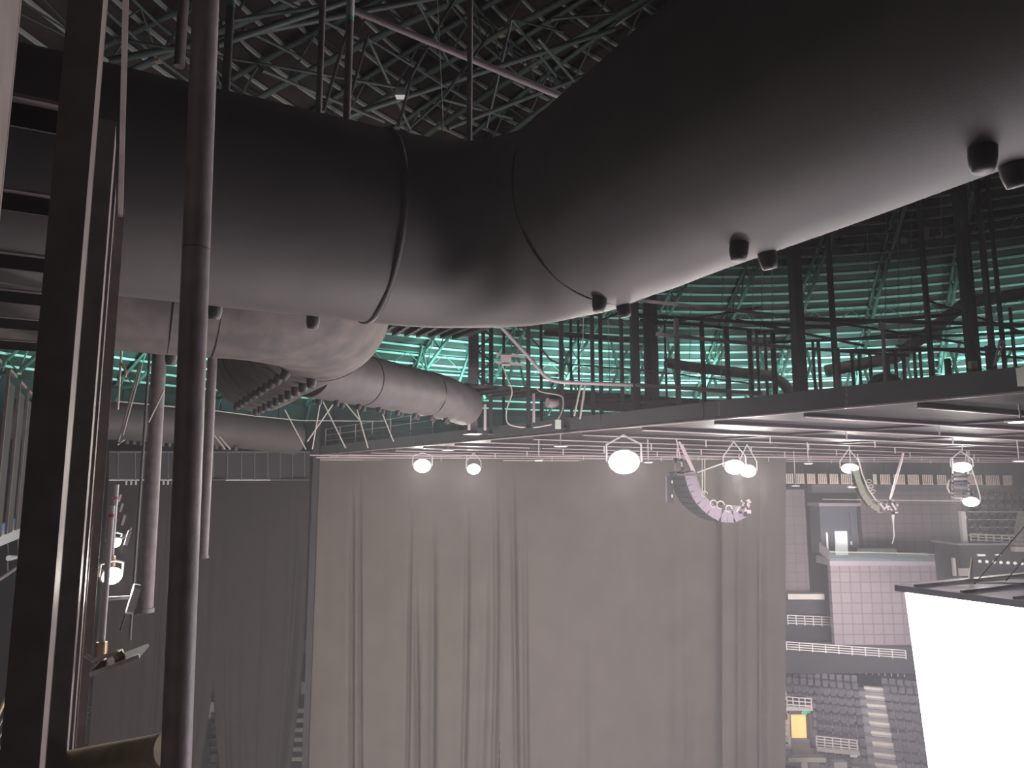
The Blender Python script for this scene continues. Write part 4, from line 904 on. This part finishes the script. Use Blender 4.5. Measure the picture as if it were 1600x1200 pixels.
# ================================================================ LIGHTS
def area(name, loc, target, size, power, col, shape='SQUARE', sy=None, spread=180):
    l = bpy.data.lights.new(name, 'AREA'); l.energy = power; l.color = col; l.size = size; l.shape = 'RECTANGLE' if sy else shape
    if sy: l.size_y = sy
    l.spread = R(spread)
    o = bpy.data.objects.new(name, l); COL.objects.link(o); o.location = loc
    o.rotation_euler = (Vector(target)-Vector(loc)).to_track_quat('-Z', 'Y').to_euler(); return o
def spot(name, loc, target, power, col, ang=120, rad=.3):
    l = bpy.data.lights.new(name, 'SPOT'); l.energy = power; l.color = col; l.spot_size = R(ang); l.spot_blend = .7; l.shadow_soft_size = rad
    o = bpy.data.objects.new(name, l); COL.objects.link(o); o.location = loc
    o.rotation_euler = (Vector(target)-Vector(loc)).to_track_quat('-Z', 'Y').to_euler(); return o
WARM = (1, .93, .86)
for i, (c, s) in enumerate(LAMPS):
    t = tocam(c)
    spot('floodlight_beam', c+t*.25, c+t*4-ZZ*2.5, 1500*s if s > .5 else 60, WARM, 140, .25)
# teal uplights at the roof foot, washing the lower roof
for i in range(9):
    t = R(48+i*14); p = CC+Vector((math.cos(t)*45, math.sin(t)*45, 0)); p.z = H+5.5
    tgt = CC+Vector((math.cos(t)*56, math.sin(t)*56, H+13.5))
    area('roof_uplight', p, tgt, 3.0, 1300, (.33, 1, .86), spread=84)
    p = CC+Vector((math.cos(t)*33, math.sin(t)*33, 0)); p.z = H+5.5
    tgt = CC+Vector((math.cos(t)*46, math.sin(t)*46, H+14.5))
    area('roof_uplight', p, tgt, 2.0, 220, (.45, 1, .85), spread=80)
area('added_fill', (24, 6, H-16), (0, 48, 8), 6, 2600, (1, .92, .88), spread=120)  # this and the next: unseen fill lights added to even out the curtains
area('added_fill', (-2, 12, H-15), (-2, 50, H-10), 7, 5200, (1, .92, .88), spread=120)
area('added_fill', (25, 50, H-9), (28, 68, H-9), 5, 2400, (1, .92, .95), spread=110)  # unseen fill added to brighten the walls at the right
area('added_floor_fill', (18, 26, 3), (16, 24, H), 18, 2500, (1, .90, .93))  # unseen panel added low down to light the undersides from below
spot('added_duct_fill', (4, 24, H-20), (-1.8, 9.7, H+2.8), 16000, (1, .90, .92), 30, 1.2)  # invented spot, added to brighten the underside of the duct bend
for p in ((6, 16, H+11), (-10, 24, H+10), (20, 40, H+13)): spot('added_top_fill', p, (p[0]-4, p[1]-3, H), 330, (1, .93, .93), 170, 1.0)  # unseen lamps added under the roof to lift the ambient light
area('added_floor_fill', (18, 26, 3), (18, 26, H), 18, 2200, (1, .90, .95))  # second unseen upward fill, added at the same spot
# thin stage haze filling the arena
mh = bpy.data.materials.new('haze'); mh.use_nodes = True; nt = mh.node_tree; nt.nodes.clear()
ou = nt.nodes.new('ShaderNodeOutputMaterial'); pv_ = nt.nodes.new('ShaderNodeVolumeScatter')
pv_.inputs['Color'].default_value = (.95, .93, 1, 1); pv_.inputs['Density'].default_value = HAZE; pv_.inputs['Anisotropy'].default_value = .35
nt.links.new(pv_.outputs[0], ou.inputs['Volume']); MATS['haze'] = mh
if HAZE:
    mb = MB(); mb.box((8, 38, 13.9), 90, 92, 27); o = mb.build('haze', 'haze'); o['kind'] = 'stuff'; o['label'] = 'thin stage haze filling the whole arena'; o['category'] = 'haze'

# ================================================================ WORLD, CAMERA, VIEW
w = bpy.data.worlds.new('World'); bpy.context.scene.world = w; w.use_nodes = True
w.node_tree.nodes['Background'].inputs[0].default_value = (.05, .045, .05, 1); w.node_tree.nodes['Background'].inputs[1].default_value = .3
cam = bpy.data.cameras.new('camera'); cam.lens = F/1600*36; cam.sensor_width = 36; cam.clip_end = 500; cam.clip_start = .05
co = bpy.data.objects.new('camera', cam); COL.objects.link(co); co.location = EYE; co.rotation_euler = (math.pi/2+PITCH, 0, 0)
sc = bpy.context.scene; sc.camera = co
vs_ = sc.view_settings; sc.display_settings.display_device = 'sRGB'; vs_.view_transform = 'Standard'; vs_.look = 'None'; vs_.gamma = 1; vs_.exposure = 0; vs_.use_curve_mapping = False

sc.cycles.max_bounces = 4; sc.cycles.diffuse_bounces = 2; sc.cycles.glossy_bounces = 2; sc.cycles.transmission_bounces = 4; sc.cycles.volume_bounces = 0
sc.cycles.adaptive_threshold = .05
